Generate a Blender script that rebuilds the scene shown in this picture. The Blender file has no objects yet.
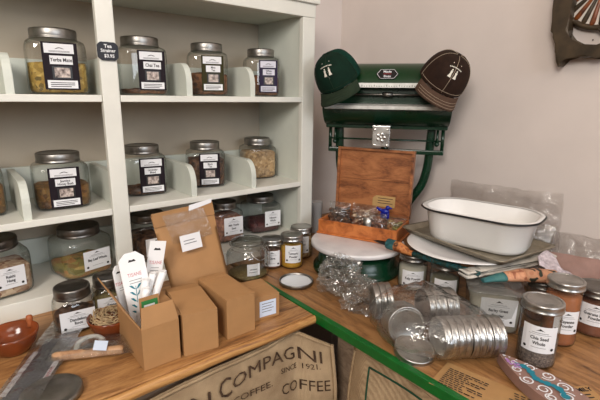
import bpy, bmesh, math, random
from mathutils import Vector, Matrix, noise
PI = math.pi
random.seed(7)
scn = bpy.context.scene
COL = scn.collection
R = math.radians

# ------------------------------------------------------------------ materials
def lin(c):
    out = []
    for v in c[:3]:
        v = v / 255.0
        out.append(v / 12.92 if v <= 0.04045 else ((v + 0.055) / 1.055) ** 2.4)
    return tuple(out) + (1.0,)

class NT:
    def __init__(s, name):
        s.m = bpy.data.materials.new(name); s.m.use_nodes = True
        s.t = s.m.node_tree; s.t.nodes.clear()
        s.out = s.n('ShaderNodeOutputMaterial')
    def n(s, typ, **kw):
        o = s.t.nodes.new(typ)
        for k, v in kw.items():
            if k.startswith('i_'):
                key = k[2:].replace('_', ' ')
                o.inputs[key].default_value = v
            else: setattr(o, k, v)
        return o
    def l(s, a, b): s.t.links.new(a, b)
    def coords(s, scale=(1, 1, 1), rot=(0, 0, 0), kind='Object'):
        tc = s.n('ShaderNodeTexCoord'); mp = s.n('ShaderNodeMapping')
        mp.inputs['Scale'].default_value = scale; mp.inputs['Rotation'].default_value = rot
        s.l(tc.outputs[kind], mp.inputs['Vector']); return mp.outputs['Vector']
    def ramp(s, fac, stops):
        r = s.n('ShaderNodeValToRGB')
        e = r.color_ramp.elements
        while len(e) < len(stops): e.new(0.5)
        for i, (p, c) in enumerate(stops):
            e[i].position = p; e[i].color = lin(c) if max(c) > 1.01 or len(c) == 3 else c
        s.l(fac, r.inputs['Fac']); return r.outputs['Color']
    def noise(s, vec, scale, detail=3, rough=.55, dist=0):
        o = s.n('ShaderNodeTexNoise'); o.inputs['Scale'].default_value = scale
        o.inputs['Detail'].default_value = detail; o.inputs['Roughness'].default_value = rough
        o.inputs['Distortion'].default_value = dist
        s.l(vec, o.inputs['Vector']); return o.outputs['Fac']
    def bump(s, h, strength, dist=.002):
        b = s.n('ShaderNodeBump'); b.inputs['Strength'].default_value = strength; b.inputs['Distance'].default_value = dist
        s.l(h, b.inputs['Height']); return b.outputs['Normal']
    def prin(s, **kw):
        p = s.n('ShaderNodeBsdfPrincipled')
        for k, v in kw.items(): p.inputs[k.replace('_', ' ')].default_value = v
        s.l(p.outputs[0], s.out.inputs['Surface']); return p

def pbr(name, c, rough=.5, metal=0, var=.0, scale=30, bump=0, bscale=None, spec=.5, c2=None, trans=0):
    t = NT(name); p = t.prin(Roughness=rough, Metallic=metal)
    p.inputs['Specular IOR Level'].default_value = spec
    v = t.coords()
    if c2 is None and var:
        c2 = tuple(max(0, x * (1 - var)) for x in c)
    if c2 is not None:
        f = t.noise(v, scale, 4)
        t.l(t.ramp(f, [(.3, c2), (.7, c)]), p.inputs['Base Color'])
    else:
        p.inputs['Base Color'].default_value = lin(c)
    if bump:
        t.l(t.bump(t.noise(v, bscale or scale * 4, 3), bump), p.inputs['Normal'])
    if trans:
        p.inputs['Subsurface Weight'].default_value = trans
    return t.m

def wood(name, c1, c2, c3, scale=(1.5, 14, 14), rough=.45, knots=0, bump=.12):
    t = NT(name); p = t.prin(Roughness=rough)
    v = t.coords(scale)
    a = t.noise(v, 3.0, 6, .6, 1.2)
    fine = t.noise(t.coords(tuple(x * 6 for x in scale)), 6, 3, .6, .3)
    mx = t.n('ShaderNodeMath', operation='MULTIPLY_ADD'); mx.inputs[1].default_value = .3
    t.l(fine, mx.inputs[0]); t.l(a, mx.inputs[2])
    col = t.ramp(mx.outputs[0], [(.42, c3), (.6, c2), (.78, c1)])
    if knots:
        vo = t.n('ShaderNodeTexVoronoi'); vo.inputs['Scale'].default_value = knots
        t.l(t.coords((1, 2.2, 1)), vo.inputs['Vector'])
        k = t.ramp(vo.outputs['Distance'], [(.03, (0, 0, 0, 1)), (.12, (1, 1, 1, 1))])
        m = t.n('ShaderNodeMix', data_type='RGBA', blend_type='MIX')
        t.l(k, m.inputs['Factor']); m.inputs['A'].default_value = lin(tuple(x * .45 for x in c3)); t.l(col, m.inputs['B'])
        col = m.outputs['Result']
    t.l(col, p.inputs['Base Color'])
    t.l(t.bump(mx.outputs[0], bump, .002), p.inputs['Normal'])
    return t.m

def grain(name, cols, scale, rough=.8, stretch=(1, 1, 1)):
    t = NT(name); p = t.prin(Roughness=rough)
    vo = t.n('ShaderNodeTexVoronoi'); vo.inputs['Scale'].default_value = scale
    t.l(t.coords(stretch), vo.inputs['Vector'])
    sp = t.n('ShaderNodeSeparateColor'); t.l(vo.outputs['Color'], sp.inputs[0])
    n = len(cols)
    t.l(t.ramp(sp.outputs[0], [(i / max(1, n - 1), c) for i, c in enumerate(cols)]), p.inputs['Base Color'])
    t.l(t.bump(vo.outputs['Distance'], -1.0, .004), p.inputs['Normal'])
    return t.m

def clear(name, tint=(252, 252, 251), edge=(196, 201, 196), haze=.010, hazecol=(230, 230, 228), rough=.03, bump=0, bscale=30, refl=.06, fpow=4.0, tr=None):
    """thin clear shell: passes light straight through, mirrors more at grazing angles"""
    t = NT(name)
    lw = t.n('ShaderNodeLayerWeight'); lw.inputs['Blend'].default_value = .5
    nrm = None
    if bump:
        nrm = t.bump(t.noise(t.coords(), bscale, 4, .6, .6), bump, .01)
        t.l(nrm, lw.inputs['Normal'])
    pw = t.n('ShaderNodeMath', operation='POWER'); pw.inputs[1].default_value = fpow
    t.l(lw.outputs['Facing'], pw.inputs[0])
    ma = t.n('ShaderNodeMath', operation='MULTIPLY_ADD'); ma.inputs[1].default_value = .85; ma.inputs[2].default_value = refl
    t.l(pw.outputs[0], ma.inputs[0]); ma.use_clamp = True
    trn = t.n('ShaderNodeBsdfTransparent')
    t.l(t.ramp(lw.outputs['Facing'], [(.35, tint), (.92, edge)]), trn.inputs['Color'])
    gl = t.n('ShaderNodeBsdfGlossy'); gl.inputs['Roughness'].default_value = rough
    df = t.n('ShaderNodeBsdfDiffuse'); df.inputs['Color'].default_value = lin(hazecol)
    tl = t.n('ShaderNodeBsdfTranslucent'); tl.inputs['Color'].default_value = lin(hazecol)
    ad = t.n('ShaderNodeMixShader'); ad.inputs[0].default_value = .5
    t.l(df.outputs[0], ad.inputs[1]); t.l(tl.outputs[0], ad.inputs[2])
    if nrm:
        t.l(nrm, gl.inputs['Normal'])
    m1 = t.n('ShaderNodeMixShader'); m1.inputs[0].default_value = haze
    t.l(trn.outputs[0], m1.inputs[1]); t.l(ad.outputs[0], m1.inputs[2])
    m2 = t.n('ShaderNodeMixShader'); t.l(ma.outputs[0], m2.inputs[0])
    t.l(m1.outputs[0], m2.inputs[1]); t.l(gl.outputs[0], m2.inputs[2])
    t.l(m2.outputs[0], t.out.inputs['Surface'])
    return t.m

def cells(name, cols, scale, rough=.7, warp=.4):
    """blotchy floral print"""
    t = NT(name); p = t.prin(Roughness=rough)
    f = t.noise(t.coords(), scale, 2, .5, warp)
    n = len(cols)
    r = t.n('ShaderNodeValToRGB'); r.color_ramp.interpolation = 'CONSTANT'
    e = r.color_ramp.elements
    while len(e) < n: e.new(.5)
    for i, c in enumerate(cols):
        e[i].position = .28 + .44 * i / n if i else 0; e[i].color = lin(c)
    t.l(f, r.inputs['Fac']); t.l(r.outputs['Color'], p.inputs['Base Color'])
    return t.m

def burlap(name, c1, c2):
    t = NT(name); p = t.prin(Roughness=.95); p.inputs['Specular IOR Level'].default_value = .1
    v = t.coords()
    big = t.noise(v, 14, 4)
    w1 = t.n('ShaderNodeTexWave', wave_type='BANDS', bands_direction='X'); w1.inputs['Scale'].default_value = 150; w1.inputs['Distortion'].default_value = 2.5
    w2 = t.n('ShaderNodeTexWave', wave_type='BANDS', bands_direction='Z'); w2.inputs['Scale'].default_value = 150; w2.inputs['Distortion'].default_value = 2.5
    t.l(v, w1.inputs['Vector']); t.l(v, w2.inputs['Vector'])
    a = t.n('ShaderNodeMath', operation='ADD'); t.l(w1.outputs['Fac'], a.inputs[0]); t.l(w2.outputs['Fac'], a.inputs[1])
    s = t.n('ShaderNodeMath', operation='MULTIPLY_ADD'); s.inputs[1].default_value = .22; t.l(a.outputs[0], s.inputs[0]); t.l(big, s.inputs[2])
    t.l(t.ramp(s.outputs[0], [(.4, c2), (.95, c1)]), p.inputs['Base Color'])
    t.l(t.bump(a.outputs[0], .5, .002), p.inputs['Normal'])
    return t.m

M = {}
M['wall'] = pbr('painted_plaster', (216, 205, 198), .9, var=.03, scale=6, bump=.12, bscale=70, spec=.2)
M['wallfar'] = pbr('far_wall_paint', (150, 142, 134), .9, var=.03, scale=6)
M['floor'] = wood('floor_boards', (120, 88, 60), (98, 70, 48), (70, 50, 34))
def chipped(name, c, c2):
    t = NT(name); p = t.prin(Roughness=.45); v = t.coords()
    base = t.ramp(t.noise(v, 9, 4), [(.3, tuple(x * .95 for x in c)), (.7, c)])
    ch = t.ramp(t.noise(v, 26, 5, .7), [(.725, (0, 0, 0, 1)), (.74, (1, 1, 1, 1))])
    m = t.n('ShaderNodeMix', data_type='RGBA'); t.l(ch, m.inputs['Factor']); t.l(base, m.inputs['A']); m.inputs['B'].default_value = lin(c2)
    t.l(m.outputs['Result'], p.inputs['Base Color']); t.l(t.bump(t.noise(v, 60, 3), .05), p.inputs['Normal']); return t.m
M['white'] = chipped('old_white_paint', (228, 227, 217), (150, 124, 98))
M['celadon'] = pbr('pale_green_paint', (212, 216, 205), .5, var=.05, scale=9, bump=.05, bscale=60)
M['taupe'] = pbr('taupe_back_board', (184, 172, 154), .8, var=.06, scale=5, spec=.2)
M['oakX'] = wood('oak_counter', (178, 132, 82), (148, 104, 62), (90, 58, 34), (2.2, 13, 13), .42, knots=5)
M['oakY'] = wood('oak_counter_side', (168, 122, 76), (140, 98, 58), (88, 58, 34), (13, 2.2, 13), .42, knots=4)
M['edge'] = wood('raw_edge', (194, 146, 88), (168, 118, 66), (118, 78, 42), (2, 10, 30), .5)
M['apron'] = wood('apron_board', (150, 128, 106), (130, 108, 88), (104, 84, 68), (1.5, 8, 14), .6)
M['dark'] = pbr('dark_void', (30, 24, 20), .8)
M['green_edge'] = pbr('green_painted_edge', (8, 100, 34), .4, var=.15, scale=30)
M['glass'] = clear('jar_glass')
M['glassclip'] = clear('thick_glass', (250, 251, 250), (186, 192, 188), refl=.12)
M['plastic'] = clear('clear_plastic', (250, 250, 249), (226, 226, 225), .05, (235, 235, 234), .10, 1.0, 30, .09, 2.2)
M['crumple'] = clear('crumpled_film', (251, 251, 250), (222, 222, 220), .04, (240, 238, 235), .06, .7, 11, .07, 2.2)
M['crinkle'] = clear('crinkly_plastic', (250, 249, 247), (222, 222, 220), .05, (240, 238, 235), .07, 1.0, 40, .15, 1.8)
M['lidfilm'] = clear('lid_bag_film', (252, 252, 251), (232, 232, 230), .03, (236, 235, 233), .07, .9, 22, .08, 2.0)
M['haze'] = clear('hazy_plastic', (250, 249, 248), (234, 231, 229), .07, (236, 230, 226), .14, .9, 24, .07, 2.2)
M['tub'] = clear('tub_plastic', (244, 244, 242), (196, 196, 194), .12, (225, 225, 222), .10, 0, 10, .07)
M['cup'] = clear('cup_plastic', (225, 228, 232), (205, 210, 216), .75, (242, 244, 247), .3, 0, 10, .05)
def brushed(name, c, rough, c2):
    t = NT(name); p = t.prin(Metallic=1.0)
    f = t.noise(t.coords(), 40, 4)
    t.l(t.ramp(f, [(.3, c2), (.7, c)]), p.inputs['Base Color'])
    t.l(t.ramp(f, [(.2, (rough,) * 3 + (1,)), (.8, (rough + .14,) * 3 + (1,))]), p.inputs['Roughness'])
    return t.m
M['lid'] = brushed('satin_steel_lid', (158, 155, 150), .3, (132, 129, 124))
M['tin'] = brushed('tin_lid', (186, 184, 180), .24, (160, 158, 154))
M['darklid'] = brushed('dark_steel', (136, 132, 126), .3, (106, 102, 98))
M['ledge'] = pbr('white_metal_strip', (206, 206, 200), .3, .25, c2=(176, 176, 170), scale=60)
M['silver'] = brushed('nickel_plate', (214, 212, 208), .22, (180, 178, 174))
M['green'] = pbr('scale_green_enamel', (10, 50, 30), .25, var=.15, scale=12)
M['greenlit'] = pbr('scale_green_band', (10, 52, 22), .3, var=.1, scale=12)
M['black'] = pbr('black_paint', (16, 15, 16), .4)
M['ink'] = pbr('black_ink', (34, 30, 30), .8)
M['grayink'] = pbr('gray_ink', (120, 120, 122), .8)
M['paper'] = pbr('white_label_paper', (222, 222, 224), .6)
M['paperwhite'] = pbr('bright_white_paper', (236, 236, 236), .55)
M['lab_dark'] = pbr('black_label', (30, 22, 28), .6, spec=.15)
M['lab_olive'] = pbr('olive_label', (50, 46, 20), .6, spec=.15)
M['lab_purple'] = pbr('plum_label', (46, 38, 60), .6, spec=.15)
M['lab_lilac'] = pbr('pale_lilac_patch', (206, 204, 214), .5)
M['lab_pic'] = pbr('label_picture', (216, 200, 190), .5, c2=(60, 42, 38), scale=140)
M['kraft'] = pbr('kraft_card', (172, 128, 82), .7, var=.06, scale=20, bump=.05, bscale=200)
M['kraft2'] = pbr('kraft_card_inside', (160, 118, 74), .75, var=.06, scale=20)
M['kraftpaper'] = pbr('kraft_menu_paper', (176, 134, 84), .8, var=.08, scale=14, bump=.1, bscale=60)
M['boxwood'] = wood('stained_box_wood', (172, 112, 70), (140, 86, 52), (70, 38, 24), (2.5, 9, 9), .35)
M['boxwoodh'] = wood('stained_box_front', (196, 118, 62), (174, 98, 48), (120, 64, 32), (9, 2.0, 9), .35)
M['marble'] = pbr('white_marble', (228, 224, 222), .2, c2=(196, 192, 194), scale=9)
M['enamel'] = pbr('white_enamel', (232, 230, 226), .15, var=.02, scale=6)
M['plate'] = pbr('white_china', (236, 234, 232), .15)
M['steelpan'] = pbr('old_tin_tray', (164, 154, 136), .35, .4, c2=(122, 112, 94), scale=25)
M['terracotta'] = pbr('terracotta_glaze', (146, 70, 32), .15, var=.35, scale=12)
M['terrain'] = pbr('terracotta_raw', (176, 96, 50), .6, var=.2, scale=18)
M['raffia'] = pbr('raffia', (214, 184, 140), .7, var=.25, scale=60)
M['burlap'] = burlap('burlap_cloth', (194, 168, 134), (138, 114, 87))
M['sackink'] = pbr('faded_sack_ink', (52, 40, 34), .95, spec=.1, c2=(92, 72, 56), scale=90)
M['greenthread'] = pbr('green_stripe', (16, 62, 40), .9)
M['capgreen'] = pbr('green_cotton', (14, 42, 30), .85, var=.25, scale=40, spec=.15, bump=.1, bscale=300)
M['capgreen2'] = pbr('olive_brim_cotton', (46, 58, 44), .9, var=.2, scale=40, spec=.1)
M['capmesh'] = pbr('green_back_cotton', (14, 58, 46), .9, var=.3, scale=60, spec=.1)
M['capbrown'] = pbr('brown_cotton', (48, 32, 24), .85, var=.25, scale=40, spec=.15, bump=.1, bscale=300)
M['capbrown2'] = pbr('taupe_brim_cotton', (88, 68, 56), .9, var=.2, scale=40, spec=.1)
M['thread'] = pbr('white_thread', (214, 208, 194), .8)
M['tanthread'] = pbr('tan_thread', (168, 150, 128), .8)
M['bronze'] = pbr('dark_bronze', (78, 64, 46), .4, .25, var=.35, scale=26, bump=.3, bscale=50)
M['amber'] = pbr('amber_rib', (150, 78, 28), .35, c2=(70, 36, 18), scale=40)
M['shellwhite'] = pbr('pale_shell', (228, 220, 210), .4, var=.12, scale=30)
M['teal'] = cells('teal_print_cloth', [(24, 44, 42), (20, 74, 76), (26, 52, 44), (18, 90, 94), (70, 50, 34)], 45)
M['tealplain'] = cells('teal_cloth', [(28, 74, 78), (44, 100, 102), (62, 112, 108)], 40)
M['floral'] = cells('floral_print_cloth', [(46, 34, 26), (38, 46, 34), (176, 122, 92), (188, 138, 106), (40, 42, 32), (136, 88, 62)], 30)
M['peach'] = cells('peach_flower_cloth', [(150, 92, 66), (196, 138, 104), (206, 150, 116), (170, 108, 78)], 55)
M['orangecloth'] = cells('orange_print_cloth', [(120, 64, 30), (176, 104, 54), (198, 128, 72), (150, 86, 40)], 50)
M['cream'] = pbr('cream_cloth', (206, 198, 186), .85, var=.2, scale=30, bump=.3, bscale=40)
M['lace'] = pbr('white_lace', (206, 192, 196), .85, var=.3, scale=120, bump=.4, bscale=90)
M['silverbag'] = pbr('gray_card', (74, 76, 84), .5, var=.2, scale=12)
M['stripe'] = pbr('white_stripe', (205, 202, 206), .5)
M['redink'] = pbr('red_ink', (176, 60, 70), .6)
M['lightwood'] = wood('beech_handle', (196, 156, 118), (176, 134, 98), (140, 100, 70), (14, 14, 4), .5)
M['sticker'] = pbr('blue_white_sticker', (206, 218, 236), .5)
M['teaink'] = pbr('teal_ink', (10, 118, 136), .6)
M['ochreink'] = pbr('ochre_ink', (206, 150, 60), .6)
M['pinkink'] = pbr('rose_ink', (196, 110, 118), .6)
M['greencard'] = pbr('green_card', (46, 122, 62), .6)
M['blueplastic'] = pbr('blue_plastic', (22, 34, 140), .25)
M['handle'] = pbr('black_handle', (24, 18, 16), .35)
M['tag'] = pbr('tan_tag', (190, 152, 96), .75, var=.1, scale=20)
M['sign'] = pbr('chalk_sign', (20, 22, 32), .5)
M['tinwhite'] = pbr('white_liner', (226, 230, 234), .35)
M['gumline'] = pbr('rubber_liner', (120, 60, 40), .6)
M['purple'] = pbr('lilac_print', (170, 120, 180), .6)
M['pinkish'] = pbr('taupe_card', (150, 116, 104), .7, var=.12, scale=30)
# fillings
M['f_yellow'] = grain('yerba_leaf', [(86, 70, 28), (170, 138, 62), (150, 118, 48), (196, 168, 92)], 120)
M['f_brown'] = grain('brown_tea', [(60, 36, 22), (104, 66, 38), (128, 86, 50)], 130)
M['f_dark'] = grain('dark_tea', [(38, 24, 18), (70, 46, 32), (112, 80, 58), (50, 34, 22)], 110)
M['f_mix'] = grain('mixed_tea', [(70, 44, 22), (130, 88, 40), (98, 74, 32), (150, 112, 60)], 115)
M['f_seed'] = grain('tan_seed', [(150, 118, 80), (186, 154, 110), (124, 96, 66), (204, 176, 134)], 130)
M['f_chips'] = grain('root_chips', [(168, 140, 112), (206, 182, 154), (130, 84, 60), (190, 160, 130)], 100)
M['f_leaf'] = grain('bay_leaf', [(98, 92, 48), (150, 140, 78), (170, 112, 66), (120, 110, 60)], 45, stretch=(1, 1, 2.4))
M['f_red'] = grain('dried_hibiscus', [(48, 20, 24), (82, 36, 36), (64, 30, 34)], 120)
M['f_hips'] = grain('rust_bits', [(112, 70, 52), (150, 100, 78), (90, 56, 42), (170, 126, 100)], 120)
M['f_amber'] = grain('amber_powder', [(176, 130, 30), (196, 150, 44)], 400)
M['f_olive'] = grain('olive_seed', [(96, 84, 48), (130, 116, 72), (80, 70, 40)], 260)
M['f_chia'] = grain('chia_seed', [(60, 52, 50), (110, 98, 92), (82, 72, 68), (136, 122, 112)], 330)
M['f_orange'] = pbr('orange_powder', (158, 94, 54), .9, var=.15, scale=30)
M['f_cacao'] = pbr('cacao_powder', (128, 76, 52), .9, var=.2, scale=30)
M['f_pale'] = pbr('pale_powder', (176, 172, 156), .9, var=.08, scale=20)
M['f_green'] = pbr('green_powder', (120, 116, 96), .9, var=.08, scale=20)

# ------------------------------------------------------------------ geometry helpers
def bmn(): return bmesh.new()
def setmat(bm, n0, mi):
    bm.faces.ensure_lookup_table()
    for f in bm.faces[n0:]: f.material_index = mi

def add_box(bm, lo, hi, bev=0, mi=0, seg=2, mat=None):
    n0 = len(bm.faces)
    r = bmesh.ops.create_cube(bm, size=1)
    vs = r['verts']
    c = [(a + b) / 2 for a, b in zip(lo, hi)]; s = [abs(b - a) for a, b in zip(lo, hi)]
    for v in vs: v.co = Vector((c[0] + v.co.x * s[0], c[1] + v.co.y * s[1], c[2] + v.co.z * s[2]))
    if bev:
        es = list({e for v in vs for e in v.link_edges})
        g = bmesh.ops.bevel(bm, geom=es, offset=bev, segments=seg, affect='EDGES', profile=.6)
        vs = list({v for f in g['faces'] for v in f.verts} | {v for v in vs if v.is_valid})
    bm.faces.ensure_lookup_table()
    newf = [f for f in bm.faces if all(v in set(vs) for v in f.verts)] if (mat is not None or mi) else []
    if mi:
        for f in newf: f.material_index = mi
    if mat is not None:
        for v in vs: v.co = mat @ v.co
    return vs

def add_lathe(bm, prof, n=32, mi=0, sq=2.0, mat=None, cap0=True, cap1=True, closed=False):
    """profile of (r, z) about z; sq>2 gives a rounded-square section; prof items may carry own sq and mi"""
    rings = []
    for p in prof:
        r, z = p[0], p[1]; q = p[2] if len(p) > 2 else sq
        ring = []
        for k in range(n):
            a = 2 * PI * (k + .5) / n
            c, s = math.cos(a), math.sin(a)
            d = (abs(c) ** q + abs(s) ** q) ** (-1.0 / q)
            co = Vector((r * d * c, r * d * s, z))
            ring.append(bm.verts.new(mat @ co if mat else co))
        rings.append(ring)
    pairs = list(zip(rings, rings[1:]))
    if closed: pairs.append((rings[-1], rings[0]))
    for i, (a, b) in enumerate(pairs):
        for k in range(n):
            f = bm.faces.new((a[k], a[(k + 1) % n], b[(k + 1) % n], b[k])); f.material_index = mi; f.smooth = True
    if not closed:
        if cap0 and prof[0][0] > 1e-5: f = bm.faces.new(rings[0][::-1]); f.material_index = mi
        if cap1 and prof[-1][0] > 1e-5: f = bm.faces.new(rings[-1]); f.material_index = mi

def add_tube(bm, pts, r, n=10, mi=0, cap=True, rz=1.0):
    pts = [Vector(p) for p in pts]
    rs = r if isinstance(r, (list, tuple)) else [r] * len(pts)
    rings = []; up = Vector((0, 0, 1))
    for i, p in enumerate(pts):
        t = (pts[min(i + 1, len(pts) - 1)] - pts[max(i - 1, 0)]).normalized()
        if abs(t.dot(up)) > .95: up = Vector((1, 0, 0)) if abs(t.x) < .9 else Vector((0, 1, 0))
        a = t.cross(up).normalized(); b = a.cross(t).normalized(); up = b
        rings.append([bm.verts.new(p + (a * math.cos(2 * PI * k / n) + b * math.sin(2 * PI * k / n) * rz) * rs[i]) for k in range(n)])
    for a, b in zip(rings, rings[1:]):
        for k in range(n):
            f = bm.faces.new((a[k], a[(k + 1) % n], b[(k + 1) % n], b[k])); f.material_index = mi; f.smooth = True
    if cap:
        for rr in (rings[0][::-1], rings[-1]):
            f = bm.faces.new(rr); f.material_index = mi

def smooth_pts(pts, sub=6):
    pts = [Vector(p) for p in pts]; out = []
    for i in range(len(pts) - 1):
        p0 = pts[max(i - 1, 0)]; p1 = pts[i]; p2 = pts[i + 1]; p3 = pts[min(i + 2, len(pts) - 1)]
        for k in range(sub):
            t = k / sub
            out.append(.5 * ((2 * p1) + (p2 - p0) * t + (2 * p0 - 5 * p1 + 4 * p2 - p3) * t * t + (3 * p1 - p0 - 3 * p2 + p3) * t ** 3))
    out.append(pts[-1]); return out

def add_prism(bm, poly, d0, d1, mat=None, mi=0, bev=0):
    """poly in local (x,z) extruded along y from d0 to d1"""
    a = [bm.verts.new(Vector((x, d0, z))) for x, z in poly]
    b = [bm.verts.new(Vector((x, d1, z))) for x, z in poly]
    n = len(poly); fs = []
    fs.append(bm.faces.new(a)); fs.append(bm.faces.new(b[::-1]))
    for k in range(n): fs.append(bm.faces.new((a[k], b[k], b[(k + 1) % n], a[(k + 1) % n])))
    for f in fs: f.material_index = mi
    vs = a + b
    if bev:
        es = [e for e in set(e for v in vs for e in v.link_edges) if abs(e.verts[0].co.y - e.verts[1].co.y) < 1e-7]
        g = bmesh.ops.bevel(bm, geom=es, offset=bev, segments=2, affect='EDGES', profile=.6)
        vs = list({v for f in g['faces'] for v in f.verts} | {v for v in vs if v.is_valid})
        for f in g['faces']: f.material_index = mi
    if mat:
        for v in vs: v.co = mat @ v.co
    return vs

def add_grid(bm, nu, nv, fn, mi=0, smooth=True, wrapu=False):
    g = [[bm.verts.new(fn(i / (nu if wrapu else nu - 1), j / (nv - 1))) for j in range(nv)] for i in range(nu)]
    fs = []
    for i in range(nu if wrapu else nu - 1):
        for j in range(nv - 1):
            i2 = (i + 1) % nu
            f = bm.faces.new((g[i][j], g[i2][j], g[i2][j + 1], g[i][j + 1])); f.material_index = mi; f.smooth = smooth; fs.append(f)
    return g

_texts = {}
def text_mesh(s, bold=.0):
    k = (s, bold)
    if k not in _texts:
        cu = bpy.data.curves.new('t', 'FONT'); cu.body = s; cu.size = 1; cu.align_x = 'CENTER'; cu.align_y = 'CENTER'
        cu.resolution_u = 2; cu.offset = bold
        o = bpy.data.objects.new('t', cu)
        me = bpy.data.meshes.new_from_object(o)
        vs = [v.co.copy() for v in me.vertices]; fs = [tuple(p.vertices) for p in me.polygons]
        bpy.data.objects.remove(o); bpy.data.meshes.remove(me); bpy.data.curves.remove(cu)
        _texts[k] = (vs, fs)
    return _texts[k]

class Flat:
    """a label: flat pieces laid out in (x, z) with a depth, then wrapped by map()"""
    def __init__(s): s.v = []; s.f = []
    def rect(s, x0, z0, x1, z1, d=0, mi=0, n=1, rot=0):
        for i in range(n):
            a = x0 + (x1 - x0) * i / n; b = x0 + (x1 - x0) * (i + 1) / n
            k = len(s.v); s.v += [(a, z0, d), (b, z0, d), (b, z1, d), (a, z1, d)]; s.f.append(((k, k + 1, k + 2, k + 3), mi))
    def poly(s, pts, d=0, mi=0):
        k = len(s.v); s.v += [(x, z, d) for x, z in pts]; s.f.append((tuple(range(k, k + len(pts))), mi))
    def disc(s, x, z, r, d=0, mi=0, n=14, rz=None):
        rz = rz or r
        s.poly([(x + r * math.cos(2 * PI * k / n), z + rz * math.sin(2 * PI * k / n)) for k in range(n)], d, mi)
    def text(s, t, x, z, size, d=0, mi=0, rot=0, bold=0.0, sx=1.0, arc=0):
        vs, fs = text_mesh(t, bold); k = len(s.v); c, sn = math.cos(rot), math.sin(rot)
        for v in vs:
            a, b = v.x * size * sx, v.y * size
            b += arc * a * a
            s.v.append((x + a * c - b * sn, z + a * sn + b * c, d))
        s.f += [(tuple(k + i for i in f), mi) for f in fs]
    def build(s, bm, fn):
        vv = [bm.verts.new(fn(*v)) for v in s.v]
        for f, mi in s.f:
            try:
                fc = bm.faces.new([vv[i] for i in f]); fc.material_index = mi
            except ValueError: pass
def flat_map(y, x0=0, z0=0):
    return lambda x, z, d: Vector((x0 + x, y - d, z0 + z))
def cyl_map(r, z0=0, ang=0):
    return lambda x, z, d: Vector(((r + d) * math.sin(x / r + ang), -(r + d) * math.cos(x / r + ang), z0 + z))
def mat_map(mx):   # x right, z up, d toward local -y
    return lambda x, z, d: mx @ Vector((x, -d, z))

def obj(name, bm, mats, parent=None, smooth=None, recalc=True):
    if recalc: bmesh.ops.recalc_face_normals(bm, faces=bm.faces)
    me = bpy.data.meshes.new(name); bm.to_mesh(me); bm.free()
    if not isinstance(mats, (list, tuple)): mats = [mats]
    for m in mats: me.materials.append(M[m] if isinstance(m, str) else m)
    o = bpy.data.objects.new(name, me); COL.objects.link(o)
    if smooth:
        for p in me.polygons: p.use_smooth = True
        try: me.set_sharp_from_angle(angle=R(smooth))
        except Exception: pass
    if parent is not None: o.parent = parent
    return o
def tag(o, label, cat, group=None, kind=None):
    if label: o['label'] = label
    if cat: o['category'] = cat
    if group: o['group'] = group
    if kind: o['kind'] = kind
    return o
def thing(name, label, cat, loc=(0, 0, 0), rz=0, group=None):
    o = bpy.data.objects.new(name, None); COL.objects.link(o); o.empty_display_size = .05
    o.location = loc; o.rotation_euler = (0, 0, rz)
    return tag(o, label, cat, group)
def struct(name, bm, mat):
    o = obj(name, bm, mat); o['kind'] = 'structure'; return o
def frame(origin, xa, za=None, ya=None):
    """matrix whose local x is xa, z as near za as can be"""
    x = Vector(xa).normalized(); z = Vector(za if za is not None else (0, 0, 1))
    y = z.cross(x).normalized(); z = x.cross(y).normalized()
    m = Matrix((x, y, z)).transposed().to_4x4(); m.translation = Vector(origin); return m
def copy_tree(o, parent=None):
    c = o.copy(); COL.objects.link(c)
    if parent is not None: c.parent = parent
    for ch in list(o.children): copy_tree(ch, c)
    return c

# ------------------------------------------------------------------ room
CT = .90      # counter top
bm = bmn(); add_box(bm, (-1.6, -2.2, -.05), (1.5, 1.5, 0)); struct('floor', bm, 'floor')
bm = bmn(); add_box(bm, (-1.6, 1.40, 0), (1.36, 1.5, 2.7)); struct('wall_back', bm, 'wall')
bm = bmn(); add_box(bm, (1.36, -2.2, 0), (1.46, 1.5, 2.7)); struct('wall_right', bm, 'wall')
bm = bmn(); add_box(bm, (-1.6, -2.2, 2.7), (1.46, 1.5, 2.76)); struct('ceiling', bm, 'wall')

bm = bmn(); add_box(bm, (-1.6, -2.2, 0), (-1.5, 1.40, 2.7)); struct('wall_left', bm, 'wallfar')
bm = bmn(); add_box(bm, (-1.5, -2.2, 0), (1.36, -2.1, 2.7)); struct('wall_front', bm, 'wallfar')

# ------------------------------------------------------------------ counters
ct = thing('counter', 'honey oak counter under the white shelves with burlap sack on its front', 'counter', (0, 0, 0))
bm = bmn(); add_box(bm, (-.75, .722, CT - .022), (.636, 1.398, CT), .002); obj('worktop', bm, 'oakX', ct)
bm = bmn()
n = 60
def lipf(u, v):
    x = -.75 + 1.386 * u
    w = .004 * noise.noise(Vector((x * 9, 0, 0))) + .002 * noise.noise(Vector((x * 31, 3, 0)))
    a = v * 2 * PI
    return Vector((x, .716 + w + .0075 * math.cos(a), CT - .0115 + .0115 * math.sin(a)))
add_grid(bm, n, 9, lipf); obj('front_lip', bm, 'edge', ct)
bm = bmn(); add_box(bm, (-.75, .752, .08), (.62, .775, CT - .023)); obj('front_panel', bm, 'apron', ct)
bm = bmn(); add_box(bm, (-.75, .80, 0), (.60, .83, .08)); obj('plinth', bm, 'apron', ct)
rc = thing('counter', 'oak side counter with green painted edge along the right wall', 'counter', (0, 0, 0))
bm = bmn(); add_box(bm, (.654, -.9, CT - .022), (1.358, 1.398, CT - .0004), .002); obj('worktop', bm, 'oakY', rc)
bm = bmn(); add_box(bm, (.637, -.9, CT - .021), (.6535, .960, CT + .0015), .002); obj('edge_strip', bm, 'green_edge', rc)
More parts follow.
